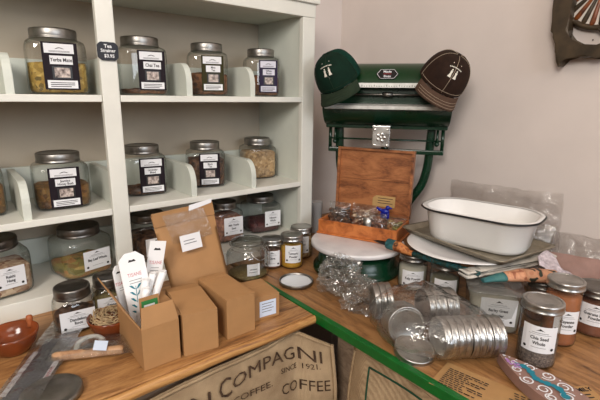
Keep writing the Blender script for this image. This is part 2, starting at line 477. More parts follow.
bm = bmn(); add_box(bm, (.704, -.9, .0), (.729, .700, CT - .023)); obj('front_panel', bm, 'apron', rc)

# ------------------------------------------------------------------ shelf unit
SY, SB = 1.125, 1.385
sh = thing('shelf_unit', 'old white painted shelf unit holding tea jars in two bays', 'shelf', (0, 0, CT))
sh.location = (0, 0, 0)
bm = bmn(); add_box(bm, (-.42, SB, CT), (.972, 1.397, 1.72)); obj('back_panel', bm, 'taupe', sh)
bm = bmn(); add_box(bm, (.928, SY + .022, CT), (.972, SB, 1.70), .001); obj('side_panel', bm, 'celadon', sh)
bm = bmn(); add_box(bm, (-.42, SY + .022, CT), (-.40, SB, 1.70), .001); obj('side_panel', bm, 'celadon', sh)
for x0, x1 in ((.303, .344), (.9245, .9755), (-.43, -.38)):
    bm = bmn(); add_box(bm, (x0, SY, CT), (x1, SY + .02, 1.665), .003); obj('stile', bm, 'white', sh)
bm = bmn(); add_box(bm, (-.43, SY - .001, 1.665), (.9765, SY + .02, 1.706), .003); obj('top_rail', bm, 'white', sh)
bm = bmn(); add_box(bm, (-.44, SY - .012, 1.706), (.986, 1.397, 1.722), .003); obj('top_board', bm, 'white', sh)
bm = bmn(); add_box(bm, (-.42, SY + .022, 1.668), (.928, SB, 1.684)); obj('inner_top', bm, 'celadon', sh)
SHZ = (1.417, 1.134, .943)
for i, z in enumerate(SHZ):
    t = .0165 if i < 2 else .043
    bm = bmn()
    for a, b in ((-.40, .302), (.345, .924)):
        add_box(bm, (a, SY + .001, z - t), (b, SY + .03, z), .002)
    add_box(bm, (-.40, SY + .023, z - t), (.928, SB, z - .0002))
    obj('shelf_board', bm, 'white', sh)
    bm = bmn(); add_box(bm, (-.40, SB - .014, z), (.928, SB, z + (.09 if i < 2 else .075)), .002); obj('back_strip', bm, 'celadon', sh)
def divider(x, z, h=.088):
    y0, y1 = SY + .008, SB - .015
    rr = .05
    prof = [(y0, z), (y1, z), (y1, z + h)]
    prof += [(y0 + rr * (1 - math.cos(a)) * .8, z + h - rr * (1 - math.sin(a))) for a in [R(90 - 15 * k) for k in range(7)]]
    bm = bmn()
    mx = Matrix(((0, 1, 0, x), (1, 0, 0, 0), (0, 0, 1, 0), (0, 0, 0, 1)))
    add_prism(bm, prof, -.0085, .0085, mx, 0, .0015)
    obj('divider', bm, 'celadon', sh)
for z in SHZ[:2]:
    for x in (-.13, .118, .532, .737): divider(x, z)
divider(.322, SHZ[1]); divider(.322, SHZ[0])
# price sign
sg = thing('price_sign', 'black scalloped price sign on the white shelf post', 'sign', (.323, SY - .0015, 1.518))
bm = bmn()
pts = []
for k in range(48):
    a = 2 * PI * k / 48; q = 5
    d = (abs(math.cos(a)) ** q + abs(math.sin(a)) ** q) ** (-1 / q)
    w = 1 + .035 * math.cos(12 * a)
    pts.append((.0235 * d * w * math.cos(a), .0205 * d * w * math.sin(a)))
add_prism(bm, pts, -.004, .0, None, 0, .0008)
sp_ = obj('plaque', bm, 'sign', sg)
F = Flat(); F.text('Tea', 0, .011, .0115, .0004, 0, .03, .02); F.text('Strainer', 0, .001, .0105, .0004, 0, .02, .02); F.text('$3.95', .002, -.011, .0105, .0004, 0, 0, .02)
bm = bmn(); F.build(bm, flat_map(-.0042)); obj('lettering', bm, 'paperwhite', sp_)

# ------------------------------------------------------------------ jars
def label_dark(name, lines, W=.070, H=.100, mats=('lab_dark', 'paper', 'ink', 'lab_pic', 'black')):
    """0 ground 1 patches 2 ink 3 picture 4 picture ground"""
    f = Flat(); n = 6
    f.rect(-W / 2, -H / 2, W / 2, H / 2, 0, 0, n)
    a = .0005; b = .0009
    f.rect(-W * .43, H * .27, W * .40, H * .47, a, 1, n)
    f.poly([(-.010 + .02 * k / 8, H * .36 + .0035 * math.sin(PI * k / 8)) for k in range(9)] + [(.008, H * .36), (0, H * .36 + .0022), (-.008, H * .36)], b, 2)
    for k in range(2): f.rect(-W * .3, H * (.315 - .02 * k), W * .28, H * (.322 - .02 * k), b, 2, n)
    f.rect(-W * .3, H * .04, W * .34, H * .22, a, 1, n)
    if len(lines) == 1: f.text(lines[0], W * .02, H * .13, .0115, b, 2, 0, .02, .85)
    else:
        f.text(lines[0], W * .02, H * .165, .0085, b, 2, 0, .02, .85); f.text(lines[1], W * .02, H * .09, .0085, b, 2, 0, .02, .85)
    f.rect(-W * .26, -H * .27, W * .30, H * .0, a, 4, n); f.rect(-W * .2, -H * .24, W * .24, -H * .03, b, 3, n)
    f.rect(-W * .42, -H * .47, W * .43, -H * .30, a, 1, n)
    for k in range(3): f.rect(-W * .34, -H * (.345 + .04 * k), W * (.34 - .1 * (k == 2)), -H * (.36 + .04 * k), b, 2, n)
    return f, mats
def label_white(name, lines, W=.062, H=.052, mats=('paper', 'ink', 'grayink')):
    f = Flat(); n = 8
    f.rect(-W / 2, -H / 2, W / 2, H / 2, 0, 0, n)
    b = .0006
    f.poly([(-.008, H * .33), (-.004, H * .37), (-.001, H * .42), (.002, H * .39), (.005, H * .36), (.009, H * .33), (.003, H * .35), (-.003, H * .35)], b, 1)
    f.rect(-W * .22, H * .25, W * .22, H * .268, b, 2, 4); f.rect(-W * .3, H * .19, W * .3, H * .202, b, 2, 4)
    s = .0098
    if len(lines) == 1: f.text(lines[0], 0, H * .02, s, b, 1, 0, .025, .82)
    else:
        f.text(lines[0], 0, H * .05, s, b, 1, 0, .025, .82); f.text(lines[1], 0, -H * .14, s, b, 1, 0, .025, .82)
    f.rect(-W * .2, -H * .29, W * .2, -H * .305, b, 2, 4)
    f.disc(-W * .38, -H * .34, .0032, b, 1, 8); f.disc(W * .38, -H * .34, .0032, b, 1, 8)
    return f, mats

def square_jar(label, pos, rz, w, h, fill, level, lab, lines, group, lx=.008, lz=None, lidmat='lid', lw=None, lh=None, cat='jar', lmats=None, name='storage_jar', lidr=.40, q=5.0):
    t = thing(name, label, cat, pos, rz, group)
    a = w / 2; hb = h - .031       # body to shoulder
    bm = bmn()
    add_lathe(bm, [(a * .80, .0005), (a * .93, .003), (a * .985, .010), (a, .02), (a, hb - .018), (a * .99, hb - .009), (a * .95, hb - .001), (a * .87, hb + .004, 3.4), (w * lidr * .95, hb + .007, 2.4), (w * lidr * .93, hb + .018, 2)], 44, 0, q, None, True, False)
    gb = obj('glass_body', bm, 'glass', t)
    if fill:
        bm = bmn(); i = a - .0035; top = .006 + (hb - .01) * level
        pr = [(i * .85, .004), (i * .96, .007), (i, .016)]
        if top > .02: pr.append((i, min(top, hb - .02)))
        if top > hb - .02: pr += [(i * .98, top - .004)]
        pr += [(i * .93, top + .002), (i * .5, top + .005), (.001, top + .006)]
        add_lathe(bm, pr, 32, 0, q)
        for v in bm.verts:
            if v.co.z > top - .006: v.co.z += .006 * noise.noise(Vector((v.co.x * 40 + pos[0] * 9, v.co.y * 40, 1)))
        obj('contents', bm, fill, t)
    bm = bmn(); lr = w * lidr; z0 = h - .025
    add_lathe(bm, [(lr * .97, z0), (lr, z0 + .0015), (lr, z0 + .0045), (lr * .975, z0 + .006), (lr * .985, z0 + .008), (lr * .99, h - .004), (lr * .965, h - .001), (lr * .9, h), (lr * .86, h - .0015), (.0005, h - .0012)], 40)
    obj('lid', bm, lidmat, t)
    if lab:
        f, mats = (label_dark if lab == 'd' else label_white)('l', lines, *([lw, lh or (.100 if lab == 'd' else .052)] if lw else []))
        mats = lmats or mats
        H = lh or (.100 if lab == 'd' else .052)
        bm = bmn(); f.build(bm, flat_map(-a - .0012, lx, lz if lz is not None else hb * .53))
        obj('paper_label', bm, list(mats), gb, recalc=False)
    return t

GT = 'square tea jars on the shelves'
T, Mz, B = SHZ
square_jar('glass jar of yellow-green tea, in the left bay of the top shelf', (.232, 1.235, T), R(-6), .130, .152, 'f_yellow', .58, 'd', ['Yerba Mate'], GT, .004, lw=.074, lh=.106)
square_jar('nearly empty glass jar on the top shelf beside the black price sign', (.440, 1.235, T), R(-8), .124, .152, 'f_brown', .06, 'd', ['Chai Tea'], GT, .014, lmats=('lab_dark', 'paper', 'ink', 'lab_pic', 'black'))
square_jar('glass jar with olive label between the dividers of the top shelf', (.640, 1.235, T), R(-22), .118, .152, 'f_brown', .5, 'd', ['Mint', 'Tea'], GT, .010, lw=.064, lmats=('lab_olive', 'paper', 'ink', 'lab_pic', 'black'))
square_jar('glass jar with plum label at the right end of the top shelf', (.836, 1.235, T), R(-24), .112, .150, 'f_brown', .5, 'd', ['White', 'Peony'], GT, .014, lw=.060, lmats=('lab_purple', 'lab_lilac', 'ink', 'lab_pic', 'black'))
square_jar('jar of brown grain cut off by the left edge of the photo, middle shelf', (.028, 1.262, Mz), R(0), .125, .142, 'f_mix', .62, None, None, GT)
square_jar('wide glass jar of dark leaf tea, left bay of the middle shelf', (.213, 1.247, Mz), R(-4), .128, .140, 'f_mix', .5, 'd', ['Jasmine', 'Honey Bush'], GT, .002)
square_jar('almost empty labelled jar on the middle shelf against the white post', (.438, 1.272, Mz), R(-8), .120, .143, 'f_brown', .06, 'd', ['Lavender', 'Blend'], GT, .012)
square_jar('three-quarter full jar of dark mixed tea on the middle shelf between two dividers', (.640, 1.272, Mz), R(-18), .118, .142, 'f_dark', .78, 'd', ['Black', 'Tea'], GT, .004, lw=.064)
square_jar('unlabelled jar full of tan seeds at the end of the middle shelf', (.857, 1.294, Mz), R(-12), .116, .141, 'f_seed', .86, None, None, GT)
GB = 'herb jars on the bottom shelf'
square_jar('jar of pale root chips at the left end of the bottom shelf', (.046, 1.225, B), R(10), .134, .138, 'f_chips', .62, 'w', ['Reishi', 'Hung'], GB, .012, lidmat='darklid', lz=.052)
square_jar('half full jar of bay leaves on the bottom shelf left of the post', (.240, 1.240, B), R(14), .132, .132, 'f_leaf', .32, 'w', ['Bay Leaf Whole'], GB, .010, lidmat='darklid', lw=.072, lz=.048)
square_jar('dark shadowy jar on the bottom shelf just right of the post', (.430, 1.245, B), R(0), .120, .136, 'f_dark', .7, 'w', ['Ginger'], GB, .0, lidmat='darklid', lz=.045)
square_jar('jar of rust-coloured bits on the bottom shelf behind the tall brown pouch', (.688, 1.245, B), R(-4), .108, .134, 'f_hips', .82, 'w', ['Milk Thistle', 'Seed'], GB, .008, lidmat='darklid', lw=.068, lh=.06, lz=.058)
square_jar('jar of dark red petals at the right end of the bottom shelf', (.850, 1.268, B), R(-7), .124, .130, 'f_red', .34, 'w', ['Hibiscus', 'Whole'], GB, .018, lidmat='darklid', lw=.062, lh=.056, lz=.052)

def mason(label, pos, rz, r, h, fill, level, lines, group, lw=.06, lh=.05, lz=None, lidmat='tin', straight=False, name='mason_jar'):
    t = thing(name, label, 'jar', pos, rz, group)
    hb = h - .017
    bm = bmn()
    if straight: pr = [(r * .80, .0005), (r * .92, .003), (r * .955, .010), (r * .97, hb - .02), (r * .96, hb - .006), (r * .95, hb + .004)]
    else: pr = [(r * .84, .0005), (r * .95, .003), (r, .010), (r, hb - .022), (r * .96, hb - .010), (r * .88, hb), (r * .87, hb + .006)]
    add_lathe(bm, pr, 40, 0, 2, None, True, False); gb = obj('glass_body', bm, 'glass', t)
    if fill:
        i = r * .935; top = .004 + (hb - .016) * level
        bm = bmn(); add_lathe(bm, [(i * .86, .003), (i * .98, .007), (i, .014), (i, max(.016, top)), (i * .5, top + .003), (.001, top + .003)], 32); obj('contents', bm, fill, t)
    R2 = r * (1.03 if straight else .965); z0 = h - .017
    bm = bmn(); add_lathe(bm, [(R2 * .985, z0), (R2 * 1.01, z0 + .001), (R2 * 1.01, z0 + .003), (R2 * .985, z0 + .004), (R2 * .99, z0 + .008), (R2 * .975, z0 + .010), (R2 * .99, z0 + .012), (R2 * .98, h - .0015), (R2 * .95, h), (R2 * .84, h), (R2 * .83, h - .0012)], 40, cap0=False, cap1=False)
    lb_ = obj('lid_band', bm, lidmat, t)
    bm = bmn(); add_lathe(bm, [(R2 * .86, h - .003), (R2 * .86, h - .001), (R2 * .74, h - .0006), (R2 * .70, h - .0014), (.0005, h - .0012)], 36); obj('lid_disc', bm, lidmat, lb_)
    if lines:
        f, mats = label_white('l', lines, lw, lh); bm = bmn()
        rr = r * (.97 if straight else 1.0)
        f.build(bm, cyl_map(rr + .0008, lz if lz is not None else hb * .48)); obj('paper_label', bm, list(mats), gb, recalc=False)
    return t
GK = 'herb jars on the counters'
square_jar('squat jar of dark seeds with white label on left counter beside terracotta bowls', (.170, 1.018, CT), R(-5), .088, .100, 'f_dark', .5, 'w', ['Dandelion', 'Root'], GK, .002, lidmat='darklid', lw=.070, lh=.046, lz=.034, name='squat_jar', lidr=.43, q=2.6)
square_jar('small jar half hidden behind the white paper packets and raffia bowl', (.252, 1.035, CT), R(-8), .080, .098, 'f_olive', .78, 'w', ['Fennel', 'Seed'], GK, .0, lidmat='darklid', lw=.062, lh=.042, lz=.036, name='squat_jar', lidr=.43, q=2.6)
mason('mason jar with brown filling next to the clip-top jar', (.738, 1.038, CT), R(-34), .037, .092, 'f_hips', .8, ['Clove'], GK, .050, .05)
mason('mason jar with yellow powder showing under its label', (.787, 1.000, CT), R(-30), .0365, .105, 'f_amber', .9, ['Turmeric', 'Powder'], GK, .052, .056, .050)
mason('mason jar rearmost in the corner between shelf post and green scale', (.866, 1.050, CT), R(-38), .038, .103, 'f_seed', .9, ['Mustard'], GK, .052, .056, .050)
mason('mason jar under the left rim of the white plate', (.962, .672, CT), R(-52), .040, .101, 'f_pale', .88, ['Kelp Powder'], GK, .062, .046, .038, 'darklid')
mason('mason jar of pale powder under the middle of the white plate', (.981, .583, CT), R(-52), .039, .101, 'f_green', .75, ['Comfrey', 'Root'], GK, .062, .05, .036, 'darklid')
mason('mason jar of gray chia seeds standing in front at the right', (.869, .298, CT), R(-66), .0375, .136, 'f_chia', .52, ['Chia Seed', 'Whole'], GK, .066, .056, .066, 'tin', True)
mason('tall mason jar full of orange powder behind the chia jar', (.989, .301, CT), R(-50), .036, .146, 'f_orange', .95, ['Cayenne', 'Powder'], GK, .05, .052, .060, 'tin', True)
mason('mason jar of reddish powder at the right edge of the photo', (1.096, .268, CT), R(-72), .044, .112, 'f_cacao', .9, ['Guarana Seed', 'Powder'], GK, .07, .05, .056, 'darklid', True)
mason('dark brown jar behind the clear tub and chia jar', (1.068, .372, CT), R(-60), .036, .098, 'f_cacao', .55, None, GK, lidmat='darklid')
mason('jar of dark herbs in the gap between the plate jars and the clear tub', (1.055, .505, CT), R(-60), .036, .098, 'f_dark', .6, None, GK, lidmat='darklid')

# clear square tub with label
tb = thing('plastic_tub', 'clear square plastic tub of pale powder under the printed cloth', 'container', (.947, .434, CT), R(-54))
bm = bmn(); add_lathe(bm, [(.049, .0008), (.052, .004), (.058, .088), (.0605, .092), (.0605, .096)], 40, 0, 9, None, True, False); obj('tub_wall', bm, 'tub', tb)
bm = bmn(); add_lathe(bm, [(.047, .003), (.050, .007), (.0535, .066), (.001, .068)], 32, 0, 9); obj('contents', bm, 'f_pale', tb)
bm = bmn(); add_lathe(bm, [(.0615, .0965), (.0615, .0985), (.001, .0987)], 40, 0, 9); obj('lid', bm, 'tub', tb)
f, ms = label_white('l', ['Barley Grass', 'Powder'], .076, .066); bm = bmn(); f.build(bm, lambda x, z, d: Vector((x + .004, -.0553 - d - .055 * (z + .0), .054 + z))); obj('paper_label', bm, list(ms), tb, recalc=False)

# clip top jar
cj = thing('clip_top_jar', 'glass clip-top jar behind the small kraft box', 'jar', (.636, 1.018, CT), R(10)); cj.scale = (.9, .9, .98)
bm = bmn(); add_lathe(bm, [(.048, .001), (.060, .004), (.0635, .012), (.0635, .070), (.060, .080), (.050, .088), (.050, .098), (.054, .101), (.054, .105), (.048, .106), (.046, .098)], 44, 0, 2.6, None, True, False); obj('glass_body', bm, 'glassclip', cj)
bm = bmn(); add_lathe(bm, [(.050, .004), (.058, .010), (.058, .014), (.001, .015)], 32, 0, 2.6); obj('contents', bm, 'f_olive', cj)
bm = bmn()
add_tube(bm, [(.0525 * math.cos(2 * PI * k / 32), .0525 * math.sin(2 * PI * k / 32), .091) for k in range(33)], .0014, 6)
add_tube(bm, smooth_pts([(.055, -.03, .091), (.064, -.036, .070), (.066, -.036, .035), (.064, -.030, .030), (.064, -.024, .060), (.056, -.02, .089)]), .0014, 6)
add_tube(bm, smooth_pts([(-.03, -.046, .091), (-.02, -.068, .072), (.0, -.070, .068), (.03, -.066, .074), (.04, -.040, .090)]), .0014, 6)
obj('wire_clip', bm, 'silver', cj)
f = Flat(); f.rect(-.02, -.018, .022, .018, 0, 0, 4); f.rect(-.012, .0, .012, .003, .0005, 1, 2); f.rect(-.014, -.008, .010, -.006, .0005, 1, 2)
bm = bmn(); f.build(bm, cyl_map(.0645, .040, -.45)); obj('paper_label', bm, ['paper', 'grayink'], cj, recalc=False)
bm = bmn(); add_lathe(bm, [(.052, .1075), (.0535, .1085), (.0535, .112), (.047, .116), (.028, .1175), (.001, .1175)], 36); obj('lid', bm, 'glassclip', cj)

# loose lid ring with white liner
lr_ = thing('jar_lid', 'upturned tin lid with white liner lying by the green edge', 'lid', (.716, .888, CT))
bm = bmn(); add_lathe(bm, [(.046, .0005), (.0485, .001), (.0490, .010), (.0480, .0115), (.0465, .011), (.0455, .004), (.0455, .002)], 44, cap0=False, cap1=False); obj('band', bm, 'lid', lr_)
bm = bmn(); add_lathe(bm, [(.045, .001), (.0452, .006), (.041, .0075), (.038, .0068), (.0005, .0068)], 40); obj('liner', bm, 'tinwhite', lr_)
ld = thing('jar_lid', 'flat dark steel lid at the bottom left corner of the counter', 'lid', (.080, .782, CT))
bm = bmn(); add_lathe(bm, [(.049, .0005), (.0505, .002), (.050, .010), (.047, .012), (.043, .0105), (.032, .0105), (.0305, .0115), (.0005, .0115)], 44); obj('lid_cap', bm, 'lid', ld)

# ------------------------------------------------------------------ cardboard boxes on the left counter
def sticker(parent, mx, w, h, qr=False):
    f = Flat(); f.rect(-w / 2, -h / 2, w / 2, h / 2, 0, 0, 2)
    for k in range(4): f.rect(-w * .36, h * (.30 - .17 * k), w * (.34 - .12 * (k % 2)), h * (.345 - .17 * k), .0004, 1)
    bm = bmn(); f.build(bm, mat_map(mx)); obj('paper_label', bm, ['sticker', 'grayink'], parent, recalc=False)
def closed_box(label, pos, rz, w, d, h, seam=.5, flap_lift=.0):
    t = thing('cardboard_box', label, 'box', pos, rz, 'small kraft boxes')
    bm = bmn(); add_box(bm, (0, 0, .0005), (w, d, h), .0015); obj('body', bm, 'kraft', t)
    bm = bmn()
    vs = add_box(bm, (.0004, -.0008, h + .0004), (w - .0004, d * seam - .0015, h + .0022), .0006)
    if flap_lift:
        for v in vs: v.co.z += flap_lift * max(0, (v.co.y) / (d * seam)) 
    obj('top_flap', bm, 'kraft', t)
    bm = bmn(); add_box(bm, (.0004, d * seam + .0005, h + .0004), (w - .0004, d + .0006, h + .0022), .0006); obj('top_flap', bm, 'kraft2' if flap_lift else 'kraft', t)
    return t
closed_box('kraft box second in the row along the counter edge', (.312, .746, CT), R(-9), .073, .142, .090, .82, .003)
closed_box('kraft box third in the row, in front of the tall pouch', (.413, .748, CT), R(-1), .071, .142, .091, .88)
b4 = closed_box('smallest kraft box with a white label, beside the green edge', (.503, .777, CT), R(-7), .066, .095, .058, .6)
sticker(b4, frame((.034, -.0012, .028), (1, 0, 0)), .044, .040)

b1 = thing('open_carton', 'open kraft carton with raised flaps holding white packets', 'box', (.232, .750, CT))
W1, D1, H1, th = .074, .15, .088, .0025
for nm, lo, hi in (('wall_panel', (0, 0, .0005), (W1, th, H1)), ('wall_panel', (0, D1 - th, .0005), (W1, D1, H1)), ('wall_panel', (0, th, .0005), (th, D1 - th, H1)), ('wall_panel', (W1 - th, th, .0005), (W1, D1 - th, H1)), ('bottom_panel', (th, th, .0005), (W1 - th, D1 - th, .003))):
    bm = bmn(); add_box(bm, lo, hi, .0006); obj(nm, bm, 'kraft' if nm != 'bottom_panel' else 'kraft2', b1)
def flap(parent, a, b, up, length, inset=.004, t=.0022):
    a, b, up = Vector(a), Vector(b), Vector(up).normalized()
    x = (b - a).normalized(); L = (b - a).length
    mx = frame(a, x, up)
    bm = bmn(); add_prism(bm, [(0, 0), (L, 0), (L - inset, length), (inset, length)], -t / 2, t / 2, mx, 0, .0004)
    return obj('flap', bm, 'kraft', parent)
flap(b1, (0, .001, H1), (W1, .001, H1), (0, .25, 1), .040, .006)
flap(b1, (.001, .004, H1 - .002), (.001, D1 + .030, H1 + .004), (-.5, 0, .87), .056, .003)
flap(b1, (W1 - .001, .01, H1), (W1 - .001, D1, H1), (.95, 0, .10), .020, .004)
# packets and tubes inside
def packet(label, corners, mats, deco, y_off=.0):
    """corners: bl, br, tl, tr world points of a slim paper packet"""
    bl, br, tl, tr = [Vector(c) for c in corners]
    t = thing('paper_packet', label, 'packet', bl, 0, 'white herb packets')
    mx = frame((bl + br) / 2 - bl, br - bl, (tl + tr) / 2 - (bl + br) / 2)
    w = (br - bl).length; h = ((tl + tr) / 2 - (bl + br) / 2).length
    bm = bmn()
    poly = [(-w / 2, 0), (w / 2, 0), (w / 2, h * .93), (w * .22, h), (-w * .22, h), (-w / 2, h * .93)] if deco != 'flower' else [(-w / 2, 0), (w / 2, 0), (w / 2, h), (-w / 2, h)]
    add_prism(bm, poly, -.0022, .0022, mx, 0, .0008); obj('pouch', bm, 'paperwhite', t)
    f = Flat()
    f.poly([(-.008, h * .90), (.008, h * .90), (.005, h * .925), (.001, h * .918), (-.005, h * .925)], .0, 1)
    f.text('TISANE', 0, h * .76, .011, 0, 2, 0, 0, .8)
    for k in range(2): f.rect(-w * .25, h * (.70 - .03 * k), w * .25, h * (.706 - .03 * k), 0, 4)
    bm = bmn(); f.build(bm, lambda x, z, d: mx @ Vector((x, -.0026 - d, z))); obj('printed_text', bm, ['paperwhite', 'ink', 'pinkink', mats, 'grayink'], t, recalc=False)
    if deco == 'plain': return t
    f = Flat()
    if deco == 'leaf':
        f.poly([(-.008, h * .28), (-.006, h * .28), (-.002, h * .64), (-.003, h * .64)], 0, 3)
        for k in range(5):
            for s in (-1, 1):
                z0 = h * (.33 + .068 * k); cx = -.0065 + .0009 * k
                f.poly([(cx, z0), (cx + s * .006, z0 + .003), (cx + s * .013, z0 + .011), (cx + s * .007, z0 + .010)], .0002 * k, 3)
    if deco == 'flower':
        for k in range(6):
            a = k * PI / 3
            f.disc(.004 + .006 * math.cos(a), h * .46 + .007 * math.sin(a), .0045, .0001 * k, 3, 8)
        f.rect(.0035, h * .2, .005, h * .46, 0, 3)
    bm = bmn(); f.build(bm, lambda x, z, d: mx @ Vector((x, -.0026 - d, z)))
    obj(deco + '_print', bm, ['paperwhite', 'ink', 'pinkink', mats, 'grayink'], t, recalc=False)
    return t
packet('white packet with teal leaf print standing in the open carton', ((.247, .840, CT + .004), (.299, .836, CT + .008), (.227, .88, 1.100), (.272, .88, 1.094)), 'teaink', 'leaf')
packet('white packet with yellow flower print behind the teal leaf packet', ((.266, .888, CT + .012), (.301, .886, CT + .004), (.272, .897, 1.108), (.314, .897, 1.113)), 'ochreink', 'flower')
packet('white packet mostly hidden at the far left of the open carton', ((.237, .872, CT + .004), (.262, .880, CT + .004), (.215, .897, 1.064), (.256, .905, 1.070)), 'teaink', 'plain')
for i, (x, y, zt, dx) in enumerate(((.247, .850, 1.043, .034), (.252, .864, 1.046, .050), (.256, .848, 1.052, .062), (.246, .836, 1.030, .030))):
    bm = bmn(); r0 = .0078
    add_tube(bm, [(x + dx * k / 6, y, CT + .004 + (zt - CT - .004) * k / 6) for k in range(7)], r0, 18)
    add_lathe(bm, [(r0 * .96, 0), (r0 * .8, .001), (r0 * .7, -.002), (.0005, -.004)], 18, 0, 2, Matrix.Translation((x + dx, y, zt + .0004)))
    o = obj('paper_tube', bm, 'paperwhite'); tag(o, ['slim white tube in the open carton beside the leaf packet', 'slim white tube in the open carton, second behind the green card', 'tallest slim white tube at the right of the open carton', 'short white tube just behind the green card'][i], 'tube', 'white tubes in the open carton')
gc = thing('seed_card', 'green and kraft printed card at the front of the open carton', 'card', (.250, .795, CT + .004))
mx = frame((.018, 0, 0), (1, .02, 0), (.06, .05, 1))
bm = bmn(); add_prism(bm, [(-.020, 0), (.020, 0), (.020, .124), (-.020, .124)], -.001, .001, mx, 0); obj('card', bm, 'kraft', gc)
f = Flat(); f.rect(-.0165, .02, .0165, .117, 0, 0, 1); 
for k in range(3): f.rect(-.012, .104 - .010 * k, .010, .108 - .010 * k, .0004, 1)
bm = bmn(); f.build(bm, lambda x, z, d: mx @ Vector((x, -.0014 - d, z))); obj('print', bm, ['greencard', 'paper'], gc, recalc=False)

# tall kraft pouch leaning behind the boxes
tp = thing('kraft_pouch', 'tall kraft pouch with white sticker standing behind the small boxes', 'pouch', (.446, .905, CT))
bl = Vector((-.074, 0, .002)); br = Vector((.076, 0, .002)); tl = Vector((-.105, .062, .245)); tr = Vector((.052, .062, .254))
def pouchf(side):
    def fn(u, v):
        p = (bl * (1 - u) + br * u) * (1 - v) + (tl * (1 - u) + tr * u) * v
        b = .013 * (math.sin(PI * u) ** .6) * (1 - v) ** .7 * min(1, v * 8 + .5)
        b += .0016 * noise.noise(Vector((u * 4, v * 4, side)))
        return p + Vector((0, side * (b + .0006), 0))
    return fn
bm = bmn(); add_grid(bm, 15, 21, pouchf(-1)); add_grid(bm, 15, 21, pouchf(1))
bmesh.ops.remove_doubles(bm, verts=bm.verts, dist=.0014)
obj('pouch_body', bm, 'kraft', tp)
up = ((tl + tr) / 2 - (bl + br) / 2).normalized(); xa = (tr - tl).normalized()
mx = frame((tl + tr) / 2 + Vector((0, -.004, 0)), xa, up)
bm = bmn(); add_prism(bm, [(-.078, -.030), (.079, -.030), (.079, .004), (-.078, .004)], -.003, -.0018, mx, 0, .0004); obj('folded_top', bm, 'kraft2', tp)
bm = bmn(); add_prism(bm, [(.012, -.008), (.075, .001), (.079, .011), (.016, .006)], -.0045, -.0034, mx, 0); obj('tape', bm, 'paper', tp)
bm = bmn()
def win(u, v):
    p = mx @ Vector((-.055 + .105 * u + .012 * v, -.0048 - .012 * math.sin(PI * (1 - v)) * .3, -.006 - .072 * v)); return p
add_grid(bm, 10, 8, win); obj('clear_window', bm, 'plastic', tp)
mx2 = frame(Vector((-.028, .016, .178)), xa, up)
f = Flat(); f.rect(-.026, -.019, .026, .019, 0, 0, 1); f.rect(-.018, .004, .010, .006, .0004, 1); f.rect(-.018, -.003, .014, -.001, .0004, 1)
bm = bmn(); f.build(bm, mat_map(mx2)); obj('paper_label', bm, ['paper', 'grayink'], tp, recalc=False)

# terracotta bowls
def bowl(label, pos, rz, r, h, handle):
    t = thing('terracotta_bowl', label, 'bowl', pos, rz, 'small terracotta bowls')
    bm = bmn(); add_lathe(bm, [(r * .55, .0005), (r * .62, .003), (r * .86, h * .45), (r * .985, h * .9), (r * .99, h), (r * .94, h), (r * .80, h * .5), (r * .55, .007), (.0005, .006)], 40); obj('bowl_body', bm, 'terracotta', t)
    if handle:
        bm = bmn(); add_lathe(bm, [(.0005, h + .014), (.006, h + .011), (.007, h + .004), (.005, h - .004), (.008, h - .012)], 16, 0, 2, Matrix.Translation((r * .93, 0, 0)))
        obj('knob_handle', bm, 'terrain', t)
    return t
bowl('empty glazed terracotta bowl with knob at the left edge of the counter', (.046, .985, CT), R(38), .049, .044, True)
bowl('terracotta bowl filled with raffia beside the open carton', (.224, .938, CT), 0, .047, .041, False)
bm = bmn(); rnd = random.Random(3)
for k in range(70):
    a = rnd.uniform(0, 2 * PI); r0 = rnd.uniform(.006, .041); z = .036 + rnd.uniform(0, .010)
    pts = [(r0 * math.cos(a + s * 1.1 * .25) * (1 + .1 * rnd.uniform(-1, 1)), r0 * math.sin(a + s * 1.1 * .25) * (1 + .1 * rnd.uniform(-1, 1)), z + rnd.uniform(-.004, .006) + .006 * (1 - (r0 / .04) ** 2)) for s in range(7)]
    add_tube(bm, pts, .0009, 5)
for v in bm.verts: v.co += Vector((.224, .938, CT))
o = obj('raffia_nest', bm, 'raffia'); tag(o, 'tangled pale raffia lying in the terracotta bowl', 'raffia', None, 'stuff')

# ------------------------------------------------------------------ pillow bags
def pillow(bm, mx, w, h, thick, seed=0, nu=22, nv=22, amp=.006, fr=9, flat_end=.0, pinch=None, zmin=None):
    def fn(side):
        def g(u, v):
            x = (u - .5) * w; z = v * h
            if pinch: x *= pinch(v)
            e = (math.sin(PI * u) ** .7) * (math.sin(PI * min(1, max(0, v))) ** .6)
            y = side * thick * .5 * e
            q = Vector((x * fr * 4, z * fr * 4, seed * 3.1 + side * 2))
            nz = noise.noise(q) + .6 * noise.noise(q * 2.3)
            nx = noise.noise(q + Vector((9, 2, 5)))
            ee = min(1, e * 2.5)
            y += amp * nz * ee + amp * .6 * noise.noise(Vector((x * 14, z * 14, seed)))
            x += amp * .5 * nx; z += amp * .5 * noise.noise(q + Vector((1, 7, 3)))
            p = mx @ Vector((x, y, z))
            if zmin is not None and p.z < zmin: p.z = zmin + .0004 * (1 + nx)
            return p
        return g
    add_grid(bm, nu, nv, fn(-1)); add_grid(bm, nu, nv, fn(1))
def bag_obj(name, label, cat, mx, w, h, thick, seed, mat, group=None, **kw):
    loc = mx.translation.copy(); m = mx.copy(); m.translation = Vector((0, 0, 0))
    zm = kw.pop('zmin', None)
    bm = bmn(); pillow(bm, m, w, h, thick, seed, zmin=(zm - loc.z) if zm is not None else None, **kw)
    o = obj(name, bm, mat, recalc=False); o.location = loc
    return tag(o, label, cat, group)

